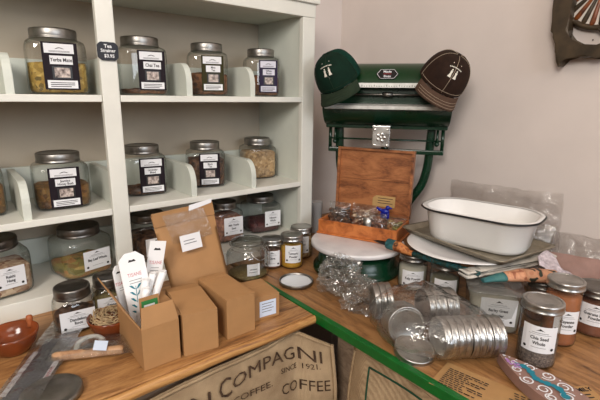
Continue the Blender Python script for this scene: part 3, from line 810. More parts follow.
# long package at bottom left
d = Vector((.118, .205, .0)).normalized(); side = Vector((d.y, -d.x, 0))
mx = Matrix((side, Vector((0, 0, 1)), d)).transposed().to_4x4(); mx.translation = Vector((.014, .770, CT + .011))
lp = thing('long_packet', 'long gray packaged strip with white edges lying diagonally at lower left', 'packet', (.014, .770, CT))
L0 = Vector((.014, .770, CT)); 
mm = mx.copy(); mm.translation = Vector((0, 0, .007))
bm = bmn(); add_box(bm, (-.026, -.004, -.02), (.026, .002, .225), .002, 0, 2, mm); obj('card_insert', bm, 'silverbag', lp)
bm = bmn()
for s in (-1, 1): add_box(bm, (s * .0265 - .005, .0022, .04), (s * .0265 + .005, .0032, .175), 0, 0, 1, mm)
obj('white_edge', bm, 'stripe', lp)
f = Flat(); f.text('ORGANIC', .10, .0265, .008, 0, 0, 0, .02)
bm = bmn(); f.build(bm, lambda x, z, dd: mm @ Vector((z, .0036, x))); obj('print', bm, 'redink', lp, recalc=False)
o = bag_obj('plastic_sleeve', 'clear crinkled plastic sleeve around the long gray strip', 'bag', mx, .078, .300, .020, 4, 'plastic', amp=.0035, nu=16, nv=34, zmin=CT + .0006)

# peeler / mezzaluna with wooden handle in a clear bag
kn = thing('herb_chopper', 'wooden handled steel loop tool in a clear bag on left counter', 'tool', (.165, .872, CT), R(-26))
bm = bmn(); add_tube(bm, [(-.066, -.012, .012), (-.060, -.012, .012), (.060, -.012, .012), (.066, -.012, .012)], [.007, .0095, .0095, .007], 14, 0, True, 1.0); obj('handle', bm, 'lightwood', kn)
bm = bmn(); add_tube(bm, smooth_pts([(-.026, .000, .014), (-.024, .018, .020), (-.010, .032, .023), (.008, .032, .023), (.022, .018, .020), (.026, .000, .014)]), .0058, 10, 0, True, .5); obj('steel_loop', bm, 'ledge', kn)
bm = bmn(); add_prism(bm, [(-.026 , 0), (.024, 0), (.020, .016), (.006, .028), (-.008, .028), (-.022, .016)], -.0005, .0005, Matrix(((1, 0, 0, 0), (0, 0, 1, .001), (0, 1, 0, .0105), (0, 0, 0, 1)))); obj('blade_plate', bm, 'lid', kn)
f = Flat(); f.text('KLD', -.002, 0, .008, 0, 0, 0, .02); bm = bmn(); f.build(bm, lambda x, z, dd: Vector((x, -.012 + z * .9, .0216 - 3 * z * z))); obj('print', bm, 'ink', kn, recalc=False)
d = Vector((math.cos(R(-26)), math.sin(R(-26)), 0)); side = Vector((-d.y, d.x, 0))
mx = Matrix((d, Vector((0, 0, 1)), side)).transposed().to_4x4(); mx.translation = Vector((.160, .842, CT + .013))
bag_obj('plastic_bag', 'clear flat bag around the wooden handled tool on left counter', 'bag', mx, .165, .082, .024, 6, 'plastic', amp=.003, nu=24, nv=18, zmin=CT + .0006)
st = bmn(); m3 = mx.copy(); m3.translation = Vector((0, 0, 0)); add_box(st, (-.0125, -.0004, -.011), (.0125, .0004, .011), 0, 0, 1, m3)
o = obj('price_sticker', st, 'sticker'); o.location = (.180, .846, CT + .0290); o.rotation_euler = (R(28), 0, 0); tag(o, 'small pale blue sticker on the tool bag', 'sticker')

# ------------------------------------------------------------------ computing scale in the corner
SC = thing('barrel_scale', 'dark green antique barrel scale with marble platter in the corner', 'scale', (1.135, .944, CT), math.atan2(-.79, .61))
inv = Matrix.Rotation(-math.atan2(-.79, .61), 4, 'Z')
bc = inv @ Vector((.940 - 1.135, .866 - .944, 0))
XM = Matrix(((0, 1, 0, 0), (1, 0, 0, 0), (0, 0, 1, 0), (0, 0, 0, 1)))   # prism (x,z)->(y,z) along local x
def arc(r, a0, a1, n, cz=.53): return [(r * math.cos(R(a0 + (a1 - a0) * k / n)), cz + r * math.sin(R(a0 + (a1 - a0) * k / n))) for k in range(n + 1)]
HL = .192
bm = bmn(); add_prism(bm, arc(.093, 166, -162, 40) + [(-.058, .50), (-.058, .552)], -HL, HL, XM)
obj('drum', bm, 'green', SC, 40)
bm = bmn(); add_prism(bm, arc(.0955, 165, 78, 16) + arc(.0925, 78, 165, 16), -HL + .03, HL - .004, XM); obj('upper_band', bm, 'greenlit', SC, 40)
bm = bmn(); add_prism(bm, arc(.101, 200, 340, 26) + arc(.095, 340, 200, 26), -HL - .006, HL + .006, XM); obj('lower_trough', bm, 'green', SC, 40)
for s in (-1, 1):
    bm = bmn(); add_lathe(bm, [(.090, -.004), (.096, -.003), (.096, .003), (.085, .005), (.02, .007), (.0005, .012)], 40, 0, 2, Matrix.Translation((s * (HL + .003), 0, .53)) @ Matrix.Rotation(s * PI / 2, 4, 'Y')); obj('drum_cap', bm, 'green', SC)
bm = bmn(); add_prism(bm, [(-.0965, .560), (-.0905, .552), (-.0925, .5485), (-.1005, .5485), (-.1005, .562)], -HL + .045, HL - .02, XM); cs_ = obj('chart_strip', bm, 'ledge', SC)
bm = bmn(); add_prism(bm, [(-.092, .500), (-.112, .494), (-.112, .484), (-.100, .482), (-.094, .490)], -HL + .004, HL + .0, XM); obj('reading_ledge', bm, 'ledge', SC)
f = Flat()
for k in range(40): f.rect(-.15 + .0075 * k, .0, -.1485 + .0075 * k, .003 + .003 * (k % 5 == 0), 0, 0)
bm = bmn(); f.build(bm, lambda x, z, d: Vector((x, -.1008, .551 + z))); obj('scale_marks', bm, 'ink', cs_, recalc=False)
bm = bmn(); add_tube(bm, [(-HL + .02, -.078, .528), (HL - .02, -.078, .528)], .0035, 8); add_tube(bm, [(-.012, -.078, .528), (.02, -.078, .528)], .0075, 12); obj('pointer_rod', bm, 'darklid', SC)
# plaque
th_ = R(143); px_ = .000
pm = frame((px_, .0962 * math.cos(th_), .53 + .0962 * math.sin(th_)), (1, 0, 0), (0, math.sin(th_), -math.cos(th_)))
hexa = [(-.034, 0), (-.022, .018), (.022, .018), (.034, 0), (.022, -.018), (-.022, -.018)]
bm = bmn(); add_prism(bm, hexa, -.0025, 0.001, pm); 
pq_ = obj('plaque', bm, 'black', SC)
f = Flat()
for k in range(6):
    a = Vector(hexa[k]) * .9; b = Vector(hexa[(k + 1) % 6]) * .9; n_ = (b - a).normalized(); n_ = Vector((-n_.y, n_.x)) * .0011
    f.poly([tuple(a), tuple(b), tuple(b + n_), tuple(a + n_)], 0, 0)
f.text('Made', 0, .0085, .0115, 0, 0, 0, .02); f.text('Boss', 0, -.009, .0115, 0, 0, 0, .02); f.rect(-.012, -.0008, .012, .0008, 0, 1)
bm = bmn(); f.build(bm, lambda x, z, d: pm @ Vector((x, -.0030 - d, z))); obj('lettering', bm, ['paper', 'redink'], pq_, recalc=False)
# carrying frame
bm = bmn(); add_box(bm, (-HL - .006, -.010, .418), (HL + .006, .05, .436), .004); obj('top_bar', bm, 'green', SC)
bm = bmn(); add_box(bm, (-HL - .002, .020, .333), (HL + .002, .038, .349), .004); obj('lower_bar', bm, 'green', SC)
bm = bmn(); add_tube(bm, [(-HL, .022, .380), (HL, .022, .380)], .003, 8); obj('tie_rod', bm, 'green', SC)
for s in (-1, 1):
    bm = bmn()
    add_tube(bm, [(s * (HL - .004), .028, .42), (s * (HL - .004), .028, .345)], .006, 10)
    add_tube(bm, [(s * (HL - .022), .02, .42), (s * (HL - .022), .02, .39), (s * (HL - .022), .02, .372)], [.004, .004, .007], 10)
    bmesh.ops.create_icosphere(bm, subdivisions=2, radius=.0085, matrix=Matrix.Translation((s * (HL - .022), .02, .370)))
    obj('hanger_rod', bm, 'green', SC)
    bm = bmn()
    add_tube(bm, smooth_pts([(s * .155 - .003, .040, .43), (s * .153 - .003, .040, .36), (s * .150 - .003, .042, .29), (s * .136 - .004, .044, .225), (s * .104 - .008, .042, .165), (s * .080 - .012, .030, .10), (s * .07 - .016, .010, .035)]), .0115, 12, 0, True, 1.25)
    obj('leg', bm, 'green', SC)
bm = bmn(); add_lathe(bm, [(.0005, .0), (.011, .0), (.013, .004), (.008, .010), (.009, .022), (.0005, .026)], 16, 0, 2, Matrix.Translation((.0, .028, .348))); obj('finial', bm, 'green', SC)
# embossed plate
bx = -.008
bm = bmn(); add_prism(bm, [(bx - .026, .369), (bx + .026, .369), (bx + .027, .370), (bx + .027, .434), (bx - .027, .434), (bx - .027, .370)], -.106, -.030, None, 0, .002); bb_ = obj('badge_block', bm, 'silver', SC)
bm = bmn()
for k in range(5):
    a = 2 * PI * k / 5
    bmesh.ops.create_icosphere(bm, subdivisions=2, radius=.006, matrix=Matrix.Translation((bx + .011 * math.cos(a), -.1055, .398 + .011 * math.sin(a))) @ Matrix.Diagonal((1, .35, 1, 1)))
bmesh.ops.create_icosphere(bm, subdivisions=2, radius=.005, matrix=Matrix.Translation((bx, -.1055, .398)) @ Matrix.Diagonal((1, .4, 1, 1)))
for sx in (-1, 1):
    for sz in (-1, 1): bmesh.ops.create_icosphere(bm, subdivisions=2, radius=.005, matrix=Matrix.Translation((bx + sx * .019, -.1055, .398 + sz * .024)) @ Matrix.Diagonal((1.2, .35, .8, 1)))
for f_ in bm.faces: f_.smooth = True
obj('embossed_flower', bm, 'silver', bb_)
# base and platter
bm = bmn(); add_lathe(bm, [(.128, .0005), (.134, .003), (.134, .012), (.126, .018), (.121, .030), (.116, .052), (.108, .060), (.03, .064), (.03, .0745), (.0005, .0745)], 56, 0, 2.15, Matrix.Translation(bc)); obj('base', bm, 'green', SC)
bm = bmn(); add_box(bm, (bc.x - .06, bc.y + .06, .0005), (.056, .045, .050), .010, 0, 3); obj('base_arm', bm, 'green', SC)
bm = bmn(); add_lathe(bm, [(.136, .0752), (.1425, .078), (.1430, .086), (.1415, .0895), (.138, .0905), (.0005, .0905)], 64, 0, 2, Matrix.Translation(bc)); obj('platter', bm, 'marble', SC)

# ------------------------------------------------------------------ hinged wooden box on the platter
ZB = CT + .0912
wb = thing('wooden_box', 'open hinged wooden box on the marble platter of the scale', 'box', (.888, .991, ZB), math.atan2(-.926, .378))
BL, BD, BH, bt = .258, .135, .046, .007
bm = bmn(); add_box(bm, (-.004, -.004, .0), (BL + .004, BD, .006), .0015); obj('bottom_board', bm, 'boxwoodh', wb)
for lo, hi in (((0, 0, .006), (BL, bt, BH)), ((0, BD - bt, .006), (BL, BD, BH)), ((0, bt, .006), (bt, BD - bt, BH)), ((BL - bt, bt, .006), (BL, BD - bt, BH))):
    bm = bmn(); add_box(bm, lo, hi, .0012); obj('side_board', bm, 'boxwoodh', wb)
tilt = R(3)
lm = Matrix.Translation((0, BD + .001, BH + .002)) @ Matrix.Rotation(-tilt, 4, 'X')
LH, LD = .218, .020   # open lid: inner face toward -y
ldp = bmn(); add_box(ldp, (.006, .006, .004), (BL - .006, .012, LH * .52), .0008, 0, 1, lm); add_box(ldp, (.006, .0062, LH * .52 + .0006), (BL - .006, .012, LH - .004), .0008, 0, 1, lm); lidp = obj('lid', ldp, 'boxwood', wb)
for lo, hi in (((0, -.006, 0), (BL, .013, .008)), ((0, -.006, LH - .008), (BL, .013, LH)), ((0, -.006, .008), (.008, .013, LH - .008)), ((BL - .008, -.006, .008), (BL, .013, LH - .008))):
    bm = bmn(); add_box(bm, lo, hi, .001, 0, 2, lm); obj('lid_rim', bm, 'boxwood', lidp)
for x in (.05, BL - .05):
    bm = bmn(); add_tube(bm, [(x - .012, BD + .001, BH + .001), (x + .012, BD + .001, BH + .001)], .003, 8); obj('hinge', bm, 'darklid', wb)
WB = wb.matrix_basis.copy() if False else (Matrix.Translation(wb.location) @ Matrix.Rotation(wb.rotation_euler.z, 4, 'Z'))
tg = thing('paper_tag', 'tan paper tag leaning against the inside of the wooden box lid', 'tag', (0, 0, 0))
tg.matrix_world = WB @ lm @ Matrix.Translation((.170, .0035, .030))
bm = bmn(); add_prism(bm, [(-.040, .0), (.036, .0), (.036, .036), (-.028, .036), (-.040, .026)], -.0006, .0006); obj('tag_card', bm, 'tag', tg)
f = Flat()
for k in range(3): f.rect(-.022, .027 - .008 * k, .028 - .008 * (k % 2), .029 - .008 * k, 0, 0)
bm = bmn(); f.build(bm, lambda x, z, d: Vector((x, -.001, z))); obj('handwriting', bm, 'ink', tg, recalc=False)
# bags inside the box
rnd = random.Random(11)
def inbox(x, y, z): return WB @ Vector((x, y, z))
def content_bag(x, y, w, h, thick, seed, rot, tilt_, label, fillmat, kindn, n, sz, mat='crinkle'):
    mx = WB @ Matrix.Translation((x, y, .009)) @ Matrix.Rotation(rot, 4, 'Z') @ Matrix.Rotation(tilt_, 4, 'X')
    bag_obj('plastic_bag', label, 'bag', mx, w, h, thick, seed, 'plastic', 'clear bags in the wooden box', amp=.004, nu=16, nv=14, zmin=CT + .0985)
    bm = bmn()
    for k in range(n):
        p = mx @ Vector((rnd.uniform(-.36, .36) * w, rnd.uniform(-.3, .3) * thick, h * rnd.uniform(.15, .72)))
        if p.z < CT + .104: p.z = CT + .104
        a = Vector((rnd.uniform(-1, 1), rnd.uniform(-1, 1), rnd.uniform(-.5, .5))).normalized() * sz * rnd.uniform(.5, 1)
        c = Vector((rnd.uniform(-1, 1), rnd.uniform(-1, 1), rnd.uniform(-1, 1))) * sz * .3
        add_tube(bm, [p - a, p + c, p + a], [sz * .22, sz * .34, sz * .2], 6)
    o = obj(kindn, bm, fillmat); tag(o, label.replace('bag of', 'heap of').replace('clear', 'loose'), 'herbs', None, 'stuff')
content_bag(.040, .070, .074, .082, .050, 1, R(5), R(-12), 'clear bag of brown bark at the left end of the wooden box', 'f_dark', 'bark_pieces', 46, .017)
content_bag(.115, .080, .090, .084, .050, 2, R(-4), R(-25), 'clear bag of pale roots in the middle of the wooden box', 'f_chips', 'root_pieces', 36, .015)
content_bag(.175, .055, .064, .066, .040, 3, R(8), R(-8), 'clear bag of rusty sticks beside the silver foil in the box', 'f_hips', 'stick_pieces', 30, .014)
content_bag(.215, .075, .080, .060, .055, 5, R(-6), R(-30), 'clear bag of green leaves at the right end of the wooden box', 'f_leaf', 'leaf_pieces', 34, .015)
mx = WB @ Matrix.Translation((.152, .030, .018)) @ Matrix.Rotation(R(-6), 4, 'X')
bag_obj('foil_sachet', 'small crumpled silver foil sachet in the wooden box', 'sachet', mx, .026, .046, .012, 8, 'tin', amp=.004, nu=10, nv=12)
bc_ = thing('bag_clip', 'blue plastic bird-shaped clip among the bags in the wooden box', 'clip', WB @ Vector((.192, .085, .078)), wb.rotation_euler.z)
bm = bmn()
bmesh.ops.create_uvsphere(bm, u_segments=16, v_segments=10, radius=.012, matrix=Matrix.Diagonal((1.15, .7, .8, 1)))
bmesh.ops.create_uvsphere(bm, u_segments=14, v_segments=8, radius=.0075, matrix=Matrix.Translation((.008, 0, .013)) @ Matrix.Diagonal((1, .8, 1, 1)))
add_tube(bm, [(.013, 0, .013), (.022, 0, .012)], [.004, .002], 8)
add_tube(bm, [(-.010, 0, .002), (-.022, 0, .006), (-.028, 0, .010)], [.006, .005, .003], 8)
add_box(bm, (-.014, -.004, -.022), (.014, .004, -.004), .002)
for f_ in bm.faces: f_.smooth = True
obj('clip_body', bm, 'blueplastic', bc_)

# cup stack behind the scale
bm = bmn()
for k in range(3): add_lathe(bm, [(.020, .0005 + .008 * k), (.0205, .003 + .008 * k), (.0255 , .105 + .008 * k), (.0262, .107 + .008 * k)], 28, 0, 2, None, k == 0, False)
o = obj('plastic_cup', bm, 'cup'); o.location = (1.075, 1.215, CT); tag(o, 'stack of white translucent plastic cups between shelf post and scale', 'cups')

# ------------------------------------------------------------------ caps hanging on the scale
def cap(label, loc, f, u, mats, threads, seed):
    t = thing('baseball_cap', label, 'cap', loc, 0, 'caps on the scale')
    f = Vector(f).normalized(); u = Vector(u); u = (u - f * u.dot(f)).normalized(); r = f.cross(u)
    mx = Matrix((r, f, u)).transposed().to_4x4()
    A, Bq, Cq = .070, .078, .092
    def crown(th, ph, off=0):          # th azimuth from +y, ph 0 rim..1 top
        a = ph * PI / 2
        rr = math.cos(a) ** .72; zz = math.sin(a) ** .92
        fr = 1 + (.05 * math.sin(PI * ph) if math.cos(th) > 0 else 0)
        k = 1 + off / .08 + .006 * noise.noise(Vector((th * 1.2, ph * 2, seed)))
        return Vector((A * rr * math.sin(th) * k, Bq * rr * math.cos(th) * k * fr, Cq * zz * k))
    def sec(t0, t1, mat, nm):
        bm = bmn(); n = 20
        add_grid(bm, n, 16, lambda a, b: mx @ crown(t0 + (t1 - t0) * a, b * .999)); add_grid(bm, n, 16, lambda a, b: mx @ crown(t0 + (t1 - t0) * a, b * .999, -.0018))
        return obj(nm, bm, mat, t)
    fp_ = sec(-1.25, 1.25, mats[0], 'front_panel'); sec(1.25, 2 * PI - 1.25, mats[2], 'back_panel')
    def brim(off):
        def g(a, b):
            s = -1.12 + 2.24 * a
            e = .062 * (max(0.0, math.cos(s * 1.35)) ** .42) * b
            x = A * math.sin(s) * (1 + .05 * b); y = Bq * math.cos(s) + e
            return mx @ Vector((x, y, -.002 - .016 * b * (abs(s) / 1.12) ** 2 - .010 * b + off))
        return g
    bm = bmn(); add_grid(bm, 25, 9, brim(0)); add_grid(bm, 25, 9, brim(-.003))
    bmesh.ops.remove_doubles(bm, verts=bm.verts, dist=.0004); br_ = obj('brim', bm, mats[1], t)
    bm = bmn()
    for k in range(3):
        add_tube(bm, [brim(.0006)(.06 + .88 * i / 24, .45 + .22 * k) for i in range(25)], .0005, 4)
    obj('brim_stitching', bm, threads, br_)
    bm = bmn()
    for th in (0, 1.25, -1.25, 2.3, -2.3): add_tube(bm, [mx @ crown(th, .02 + .96 * i / 16, .0008) for i in range(17)], .0007, 4)
    add_tube(bm, [mx @ crown(-1.25 + 2.5 * i / 20, .05, .0008) for i in range(21)], .0006, 4)
    obj('seam_stitching', bm, threads, t)
    bm = bmn(); bmesh.ops.create_uvsphere(bm, u_segments=12, v_segments=8, radius=.006, matrix=mx @ Matrix.Translation((0, 0, Cq)) @ Matrix.Diagonal((1, 1, .5, 1))); obj('button', bm, mats[0], t)
    # white emblem: short arc of lettering over two little figures
    F = Flat()
    for k in range(9):
        x = -.024 + .0058 * k; F.rect(x, .060 - 6 * x * x, x + .0036, .0632 - 6 * x * x, 0, 0)
    for s in (-1, 1):
        F.poly([(s * .009 - .0055, .034), (s * .009 + .0055, .034), (s * .009 + .003, .043), (s * .009 + .0042, .050), (s * .009 - .0042, .050), (s * .009 - .003, .043)], 0, 0)
        F.disc(s * .009, .053, .0026, .0001, 0, 8); F.disc(s * .020, .072, .0016, 0, 0, 8)
    F.rect(-.0006, .024, .0006, .052, 0, 0)
    def m(x, z, d): return mx @ crown(x / .072, min(.95, (z + .004) / .112), .0012 + d)
    bm = bmn(); F.build(bm, m); obj('emblem', bm, 'thread', fp_, recalc=False)
    return t
a3 = Vector((.61, -.79, 0)); n3 = Vector((-.79, -.61, 0)); z3 = Vector((0, 0, 1)); dc = Vector((1.135, .944, CT + .53))
def cap_at(label, s, fw, z, roll, mats, threads, seed, yaw):
    f0 = (-z3 * .40 + n3 * .92); u0 = (z3 * .92 + n3 * .40)
    rot = Matrix.Rotation(roll, 3, n3) @ Matrix.Rotation(yaw, 3, z3)
    cap(label, dc + a3 * s + n3 * fw + z3 * z, rot @ f0, rot @ u0, mats, threads, seed)
cap_at('green cap hanging on the left end of the scale barrel', -.146, .080, .040, R(20), ('capgreen', 'capgreen2', 'capmesh'), 'capgreen2', 1, R(-12))
cap_at('brown cap with pale stitching on the right end of the scale barrel', .158, .080, .036, R(-26), ('capbrown', 'capbrown2', 'capbrown'), 'tanthread', 5, R(10))

# ------------------------------------------------------------------ stack on the right counter: plate, tray, enamel pan
bm = bmn(); add_lathe(bm, [(.078, 1.0090), (.082, 1.0076), (.086, 1.0090), (.118, 1.0165), (.150, 1.0235), (.1515, 1.0245), (.150, 1.0255), (.115, 1.0195), (.080, 1.0135), (.0005, 1.0125)], 64, 0, 2, Matrix.Translation((0, 0, -1.0)))
pl = obj('dinner_plate', bm, 'plate'); pl.location = (1.050, .581, 1.0070); pl.scale = (.97, .97, 1); tag(pl, 'round white plate resting on jars beneath the old tin tray', 'plate')
def rrect(bm, prof, L, W, n=12, mi=0, mis=None):
    """prof: (inset, z, corner radius) rings of a rounded rectangle"""
    rings = []
    for ins, z, cr in prof:
        a, b = L / 2 - ins, W / 2 - ins; cr = max(.0005, min(cr, a, b)); ring = []
        for q in range(4):
            cx = (a - cr) * (1 if q in (0, 3) else -1); cy = (b - cr) * (1 if q in (0, 1) else -1)
            for k in range(n):
                th = PI / 2 * (q + k / (n - 1)); ring.append(bm.verts.new((cx + cr * math.cos(th), cy + cr * math.sin(th), z)))
        rings.append(ring)
    m = len(rings[0])
    for i, (r0, r1) in enumerate(zip(rings, rings[1:])):
        for k in range(m):
            f = bm.faces.new((r0[k], r0[(k + 1) % m], r1[(k + 1) % m], r1[k])); f.smooth = True
            f.material_index = mis[i] if mis else mi
    return rings
tr = thing('baking_tray', 'old tin baking tray between white plate and enamel pan', 'tray', (1.106, .580, 1.0322), math.atan2(-.99, -.13))
bm = bmn(); rg = rrect(bm, [(.010, .0005, .012), (.004, .012, .014), (.0, .0135, .016), (.0, .0150, .016), (.005, .0145, .014), (.012, .0020, .012)], .330, .236)
bm.faces.new(rg[0][::-1]); bm.faces.new(rg[-1]); obj('tray_body', bm, 'steelpan', tr)
bm = bmn(); rg = rrect(bm, [(-.0015, .0128, .017), (-.003, .0142, .018), (-.0015, .0158, .017)], .330, .236); obj('rolled_rim', bm, 'steelpan', tr)
pn = thing('enamel_pan', 'deep white enamel pan with black rim on top of the tin tray', 'pan', (1.092, .561, 1.0347), R(-79.5)); PL, PW = .294, .192
bm = bmn(); rg = rrect(bm, [(.032, .0005, .052), (.025, .004, .058), (.020, .014, .061), (.007, .088, .072), (.003, .0915, .073), (.0025, .094, .073), (.010, .091, .069), (.028, .014, .058), (.036, .006, .050)], PL, PW, 14)
bm.faces.new(rg[0][::-1]); bm.faces.new(rg[-1]); obj('pan_body', bm, 'enamel', pn)
bm = bmn(); rrect(bm, [(.004, .0895, .072), (-.004, .0890, .077), (-.0068, .0912, .079), (-.0048, .0942, .078), (.003, .0945, .073)], PL, PW, 14); obj('black_rim', bm, 'black', pn)
bm = bmn(); rrect(bm, [(-.0030, .0943, .0768), (-.0010, .0950, .0755), (.003, .0954, .073), (.006, .0945, .071)], PL, PW, 14); obj('white_flange', bm, 'enamel', pn)

# ------------------------------------------------------------------ printed cloths lying on the jar lids
rl = thing('rolled_cloth', 'rolled teal and orange printed cloth lying across the jar lids under the plate', 'cloth', (.93, .74, 1.0))
def rollpts(y0, y1, n=14):
    out = []
    for i in range(n):
        y = y0 + (y1 - y0) * i / (n - 1)
        x = .930 + .020 * math.sin((.72 - y) * 3.0)
        out.append((x - .93, y - .74, .016 if y > .70 else .016 - .007 * min(1, (.70 - y) / .035)))
    return out
def rollrad(p): 
    return [(.0150 if q[1] + .74 > .70 else .0150 - .0070 * min(1, (.70 - q[1] - .74) / .035)) for q in p]
for nm, y0, y1, m in (('teal_end', .738, .712, 'tealplain'), ('orange_band', .712, .655, 'orangecloth'), ('printed_length', .655, .47, 'teal')):
    p = rollpts(y0, y1); bm = bmn(); add_tube(bm, p, rollrad(p), 16); obj(nm, bm, m, rl)
bm = bmn(); add_tube(bm, [(-.002, .050, .012), (-.002, .035, .013), (-.001, .012, .014), (.0, -.004, .015)], [.0015, .006, .0085, .009], 14, 0, True, .6); obj('black_tip', bm, 'handle', rl)
f = Flat()
for rr in (.0070, .0042):
    for k in range(16):
        a0, a1 = 2 * PI * k / 16, 2 * PI * (k + 1) / 16
        f.poly([(rr * math.cos(a0), rr * math.sin(a0)), (rr * math.cos(a1), rr * math.sin(a1)), ((rr - .0016) * math.cos(a1), (rr - .0016) * math.sin(a1)), ((rr - .0016) * math.cos(a0), (rr - .0016) * math.sin(a0))], 0, 0)
bm = bmn()
def rm(x, z, d):
    y = .703 + x; c = Vector((.930 + .020 * math.sin((.72 - y) * 3.0) - .93, y - .74, .016)); th = PI * .80 + z / .0150 * -1
    return c + Vector((math.cos(th), 0, math.sin(th))) * .0156
f.build(bm, rm); obj('ring_print', bm, 'ink', rl, recalc=False)

def fold_cloth(name, label, cat, pts, wid, mats, seed, thick=.010, layers=3):
    """a flat stack of folded layers following a path"""
    t = thing(name, label, cat, pts[0], 0, 'folded cloths')
    o = Vector(pts[0]); P = [Vector(p) - o for p in pts]; P = smooth_pts(P, 5); n = len(P)
    for L in range(layers):
        def g(u, v):
            i = min(n - 1, int(u * (n - 1) + .5)); p = P[i]
            tn = (P[min(i + 1, n - 1)] - P[max(i - 1, 0)]).normalized(); s = tn.cross(Vector((0, 0, 1))).normalized()
            a = 2 * PI * v
            w = wid * (1 - .06 * L) * (.92 + .1 * noise.noise(Vector((u * 3, L, seed))))
            th_ = thick / layers * .62
            x = math.copysign(abs(math.cos(a)) ** .6, math.cos(a)) * w / 2; z = math.copysign(abs(math.sin(a)) ** .8, math.sin(a)) * th_
            z += .0022 * noise.noise(Vector((u * 6, x * 60, seed + L))) * (1 if L else 0)
            return p + s * (x + .003 * noise.noise(Vector((u * 4, 2, seed + L)))) + Vector((0, 0, z + th_ + 2 * th_ * L))
        bm = bmn(); add_grid(bm, 22, 14, g); bmesh.ops.holes_fill(bm, edges=bm.edges); obj('cloth_layer', bm, mats[L % len(mats)], t)
    return t
fold_cloth('folded_cloth', 'pale cream folded cloth roll at the front of the white plate', 'cloth', [(.918, .498, 1.0005), (.975, .478, 1.0015), (1.055, .448, 1.004), (1.175, .402, 1.016)], .040, ['cream', 'cream'], 3, .013, 2)
pc = thing('rolled_cloth', 'tapered printed cloth roll with peach flowers above the clear tub', 'cloth', (.925, .452, 1.0))
def roll2(t):
    x = .925 + .135 * t; y = .452 - .105 * t + .012 * math.sin(PI * t)
    r = .006 + .013 * min(1, t * 1.5)
    return Vector((x - .925, y - .452, r * .80 + .0012)), r
for nm, t0, t1, m in (('teal_tip', 0, .36, 'tealplain'), ('peach_band', .36, .62, 'peach'), ('dark_floral', .62, 1, 'floral')):
    P_ = [roll2(t0 + (t1 - t0) * k / 10) for k in range(11)]
    bm = bmn(); add_tube(bm, [q[0] for q in P_], [q[1] * 1.25 for q in P_], 18, 0, True, .62)
    for v in bm.verts: v.co += Vector((0, 0, .0016 * noise.noise(v.co * 70)))
    obj(nm, bm, m, pc)
def lacef(u, v):
    x = 1.070 + .10 * u + .006 * math.sin(9 * v); y = .372 + .010 * math.sin(7 * u + 3 * v) - .018 * (1 - u) * v + .02 * u
    z = 1.012 + .040 * math.sin(PI * (.15 + .85 * u)) * (1 - .8 * v) - .022 * v + .004 * math.sin(16 * u + 5 * v) + .006
    return Vector((x - 1.08, y + .02 - .055 * v - .38, z - 1.0))
bm = bmn(); add_grid(bm, 26, 16, lacef)
o = obj('lace_cloth', bm, 'lace'); o.location = (1.060, .368, 1.0); tag(o, 'white frilled lace cloth at the end of the floral cloth', 'cloth')
m_ = o.modifiers.new('thickness', 'SOLIDIFY'); m_.thickness = .0025

# ------------------------------------------------------------------ clear bags along the right wall
mx = frame((1.300, .600, CT + .001), (0, -1, .04), (-.01, 0, 1))
bag_obj('plastic_bag', 'large clear plastic bag standing behind the enamel pan against the wall', 'bag', mx, .35, .258, .040, 21, 'haze', 'clear bags by the wall', amp=.012, nu=30, nv=26, zmin=CT + .0006)
mx = frame((1.270, .330, CT + .001), (.10, -1, 0), (.12, 0, 1))
bag_obj('plastic_bag', 'crumpled clear bag behind the powder jars at the right edge', 'bag', mx, .29, .165, .07, 22, 'haze', 'clear bags by the wall', amp=.010, nu=30, nv=22, zmin=CT + .0006)
mx = frame((1.215, .470, CT + .001), (.25, -1, 0), (.18, 0, 1))
bag_obj('plastic_bag', 'small crinkled bag between enamel pan and the brown paper packet', 'bag', mx, .10, .185, .04, 23, 'crinkle', 'clear bags by the wall', amp=.009, nu=18, nv=24, zmin=CT + .0006)
mx = frame((1.205, .360, CT + .001), (.35, -1, 0), (.20, 0, 1))
bag_obj('paper_packet', 'brown paper packet behind the lace cloth and orange jar', 'packet', mx, .125, .125, .03, 24, 'pinkish', None, amp=.004, nu=16, nv=16, zmin=CT + .0006)

# ------------------------------------------------------------------ bag of jar lids
def make_lid(label):
    t = thing('jar_lid', label, 'lid', (0, 0, 0), 0, 'mason lids in the clear bag')
    r = .0425
    bm = bmn(); add_lathe(bm, [(r * .985, -.0065), (r * 1.0, -.006), (r * 1.0, -.004), (r * .975, -.003), (r * .985, .000), (r * .97, .002), (r * .985, .004), (r * .98, .006), (r * .95, .007), (r * .85, .007), (r * .84, .0055)], 40, cap0=False, cap1=False); obj('band', bm, 'tin', t)
    bm = bmn(); add_lathe(bm, [(r * .93, .0035), (r * .86, .0062), (r * .78, .0064), (r * .74, .0054), (.0005, .0056)], 36); obj('disc', bm, 'tin', t)
    bm = bmn(); add_lathe(bm, [(r * .90, .0030), (r * .80, .0030), (.0005, .0032)], 36); obj('liner', bm, 'lid', t)
    return t
LB = 'mason jar lid in the clear plastic bag'
proto = make_lid(LB); first = [True]
def put_lid(p, ax, label):
    o = proto if first[0] else copy_tree(proto); first[0] = False
    z = -Vector(ax).normalized()           # disc faces against the stack direction
    o.rotation_euler = z.to_track_quat('Z', 'X').to_euler(); o.location = p; o['label'] = label
    return o
def stack(p, ax, n, lab_first, lab_rest, step=.0144):
    p = Vector(p); ax = Vector(ax).normalized()
    names = ['second', 'third', 'fourth', 'fifth', 'sixth', 'seventh', 'eighth', 'ninth', 'last']
    for k in range(n):
        w = Vector((random.uniform(-1, 1), random.uniform(-1, 1), random.uniform(-.3, .3))) * .028
        put_lid(p + ax * step * k + Vector((0, 0, .001 * (k % 2))), ax + w * (k > 0), lab_first if k == 0 else lab_rest % names[k - 1])
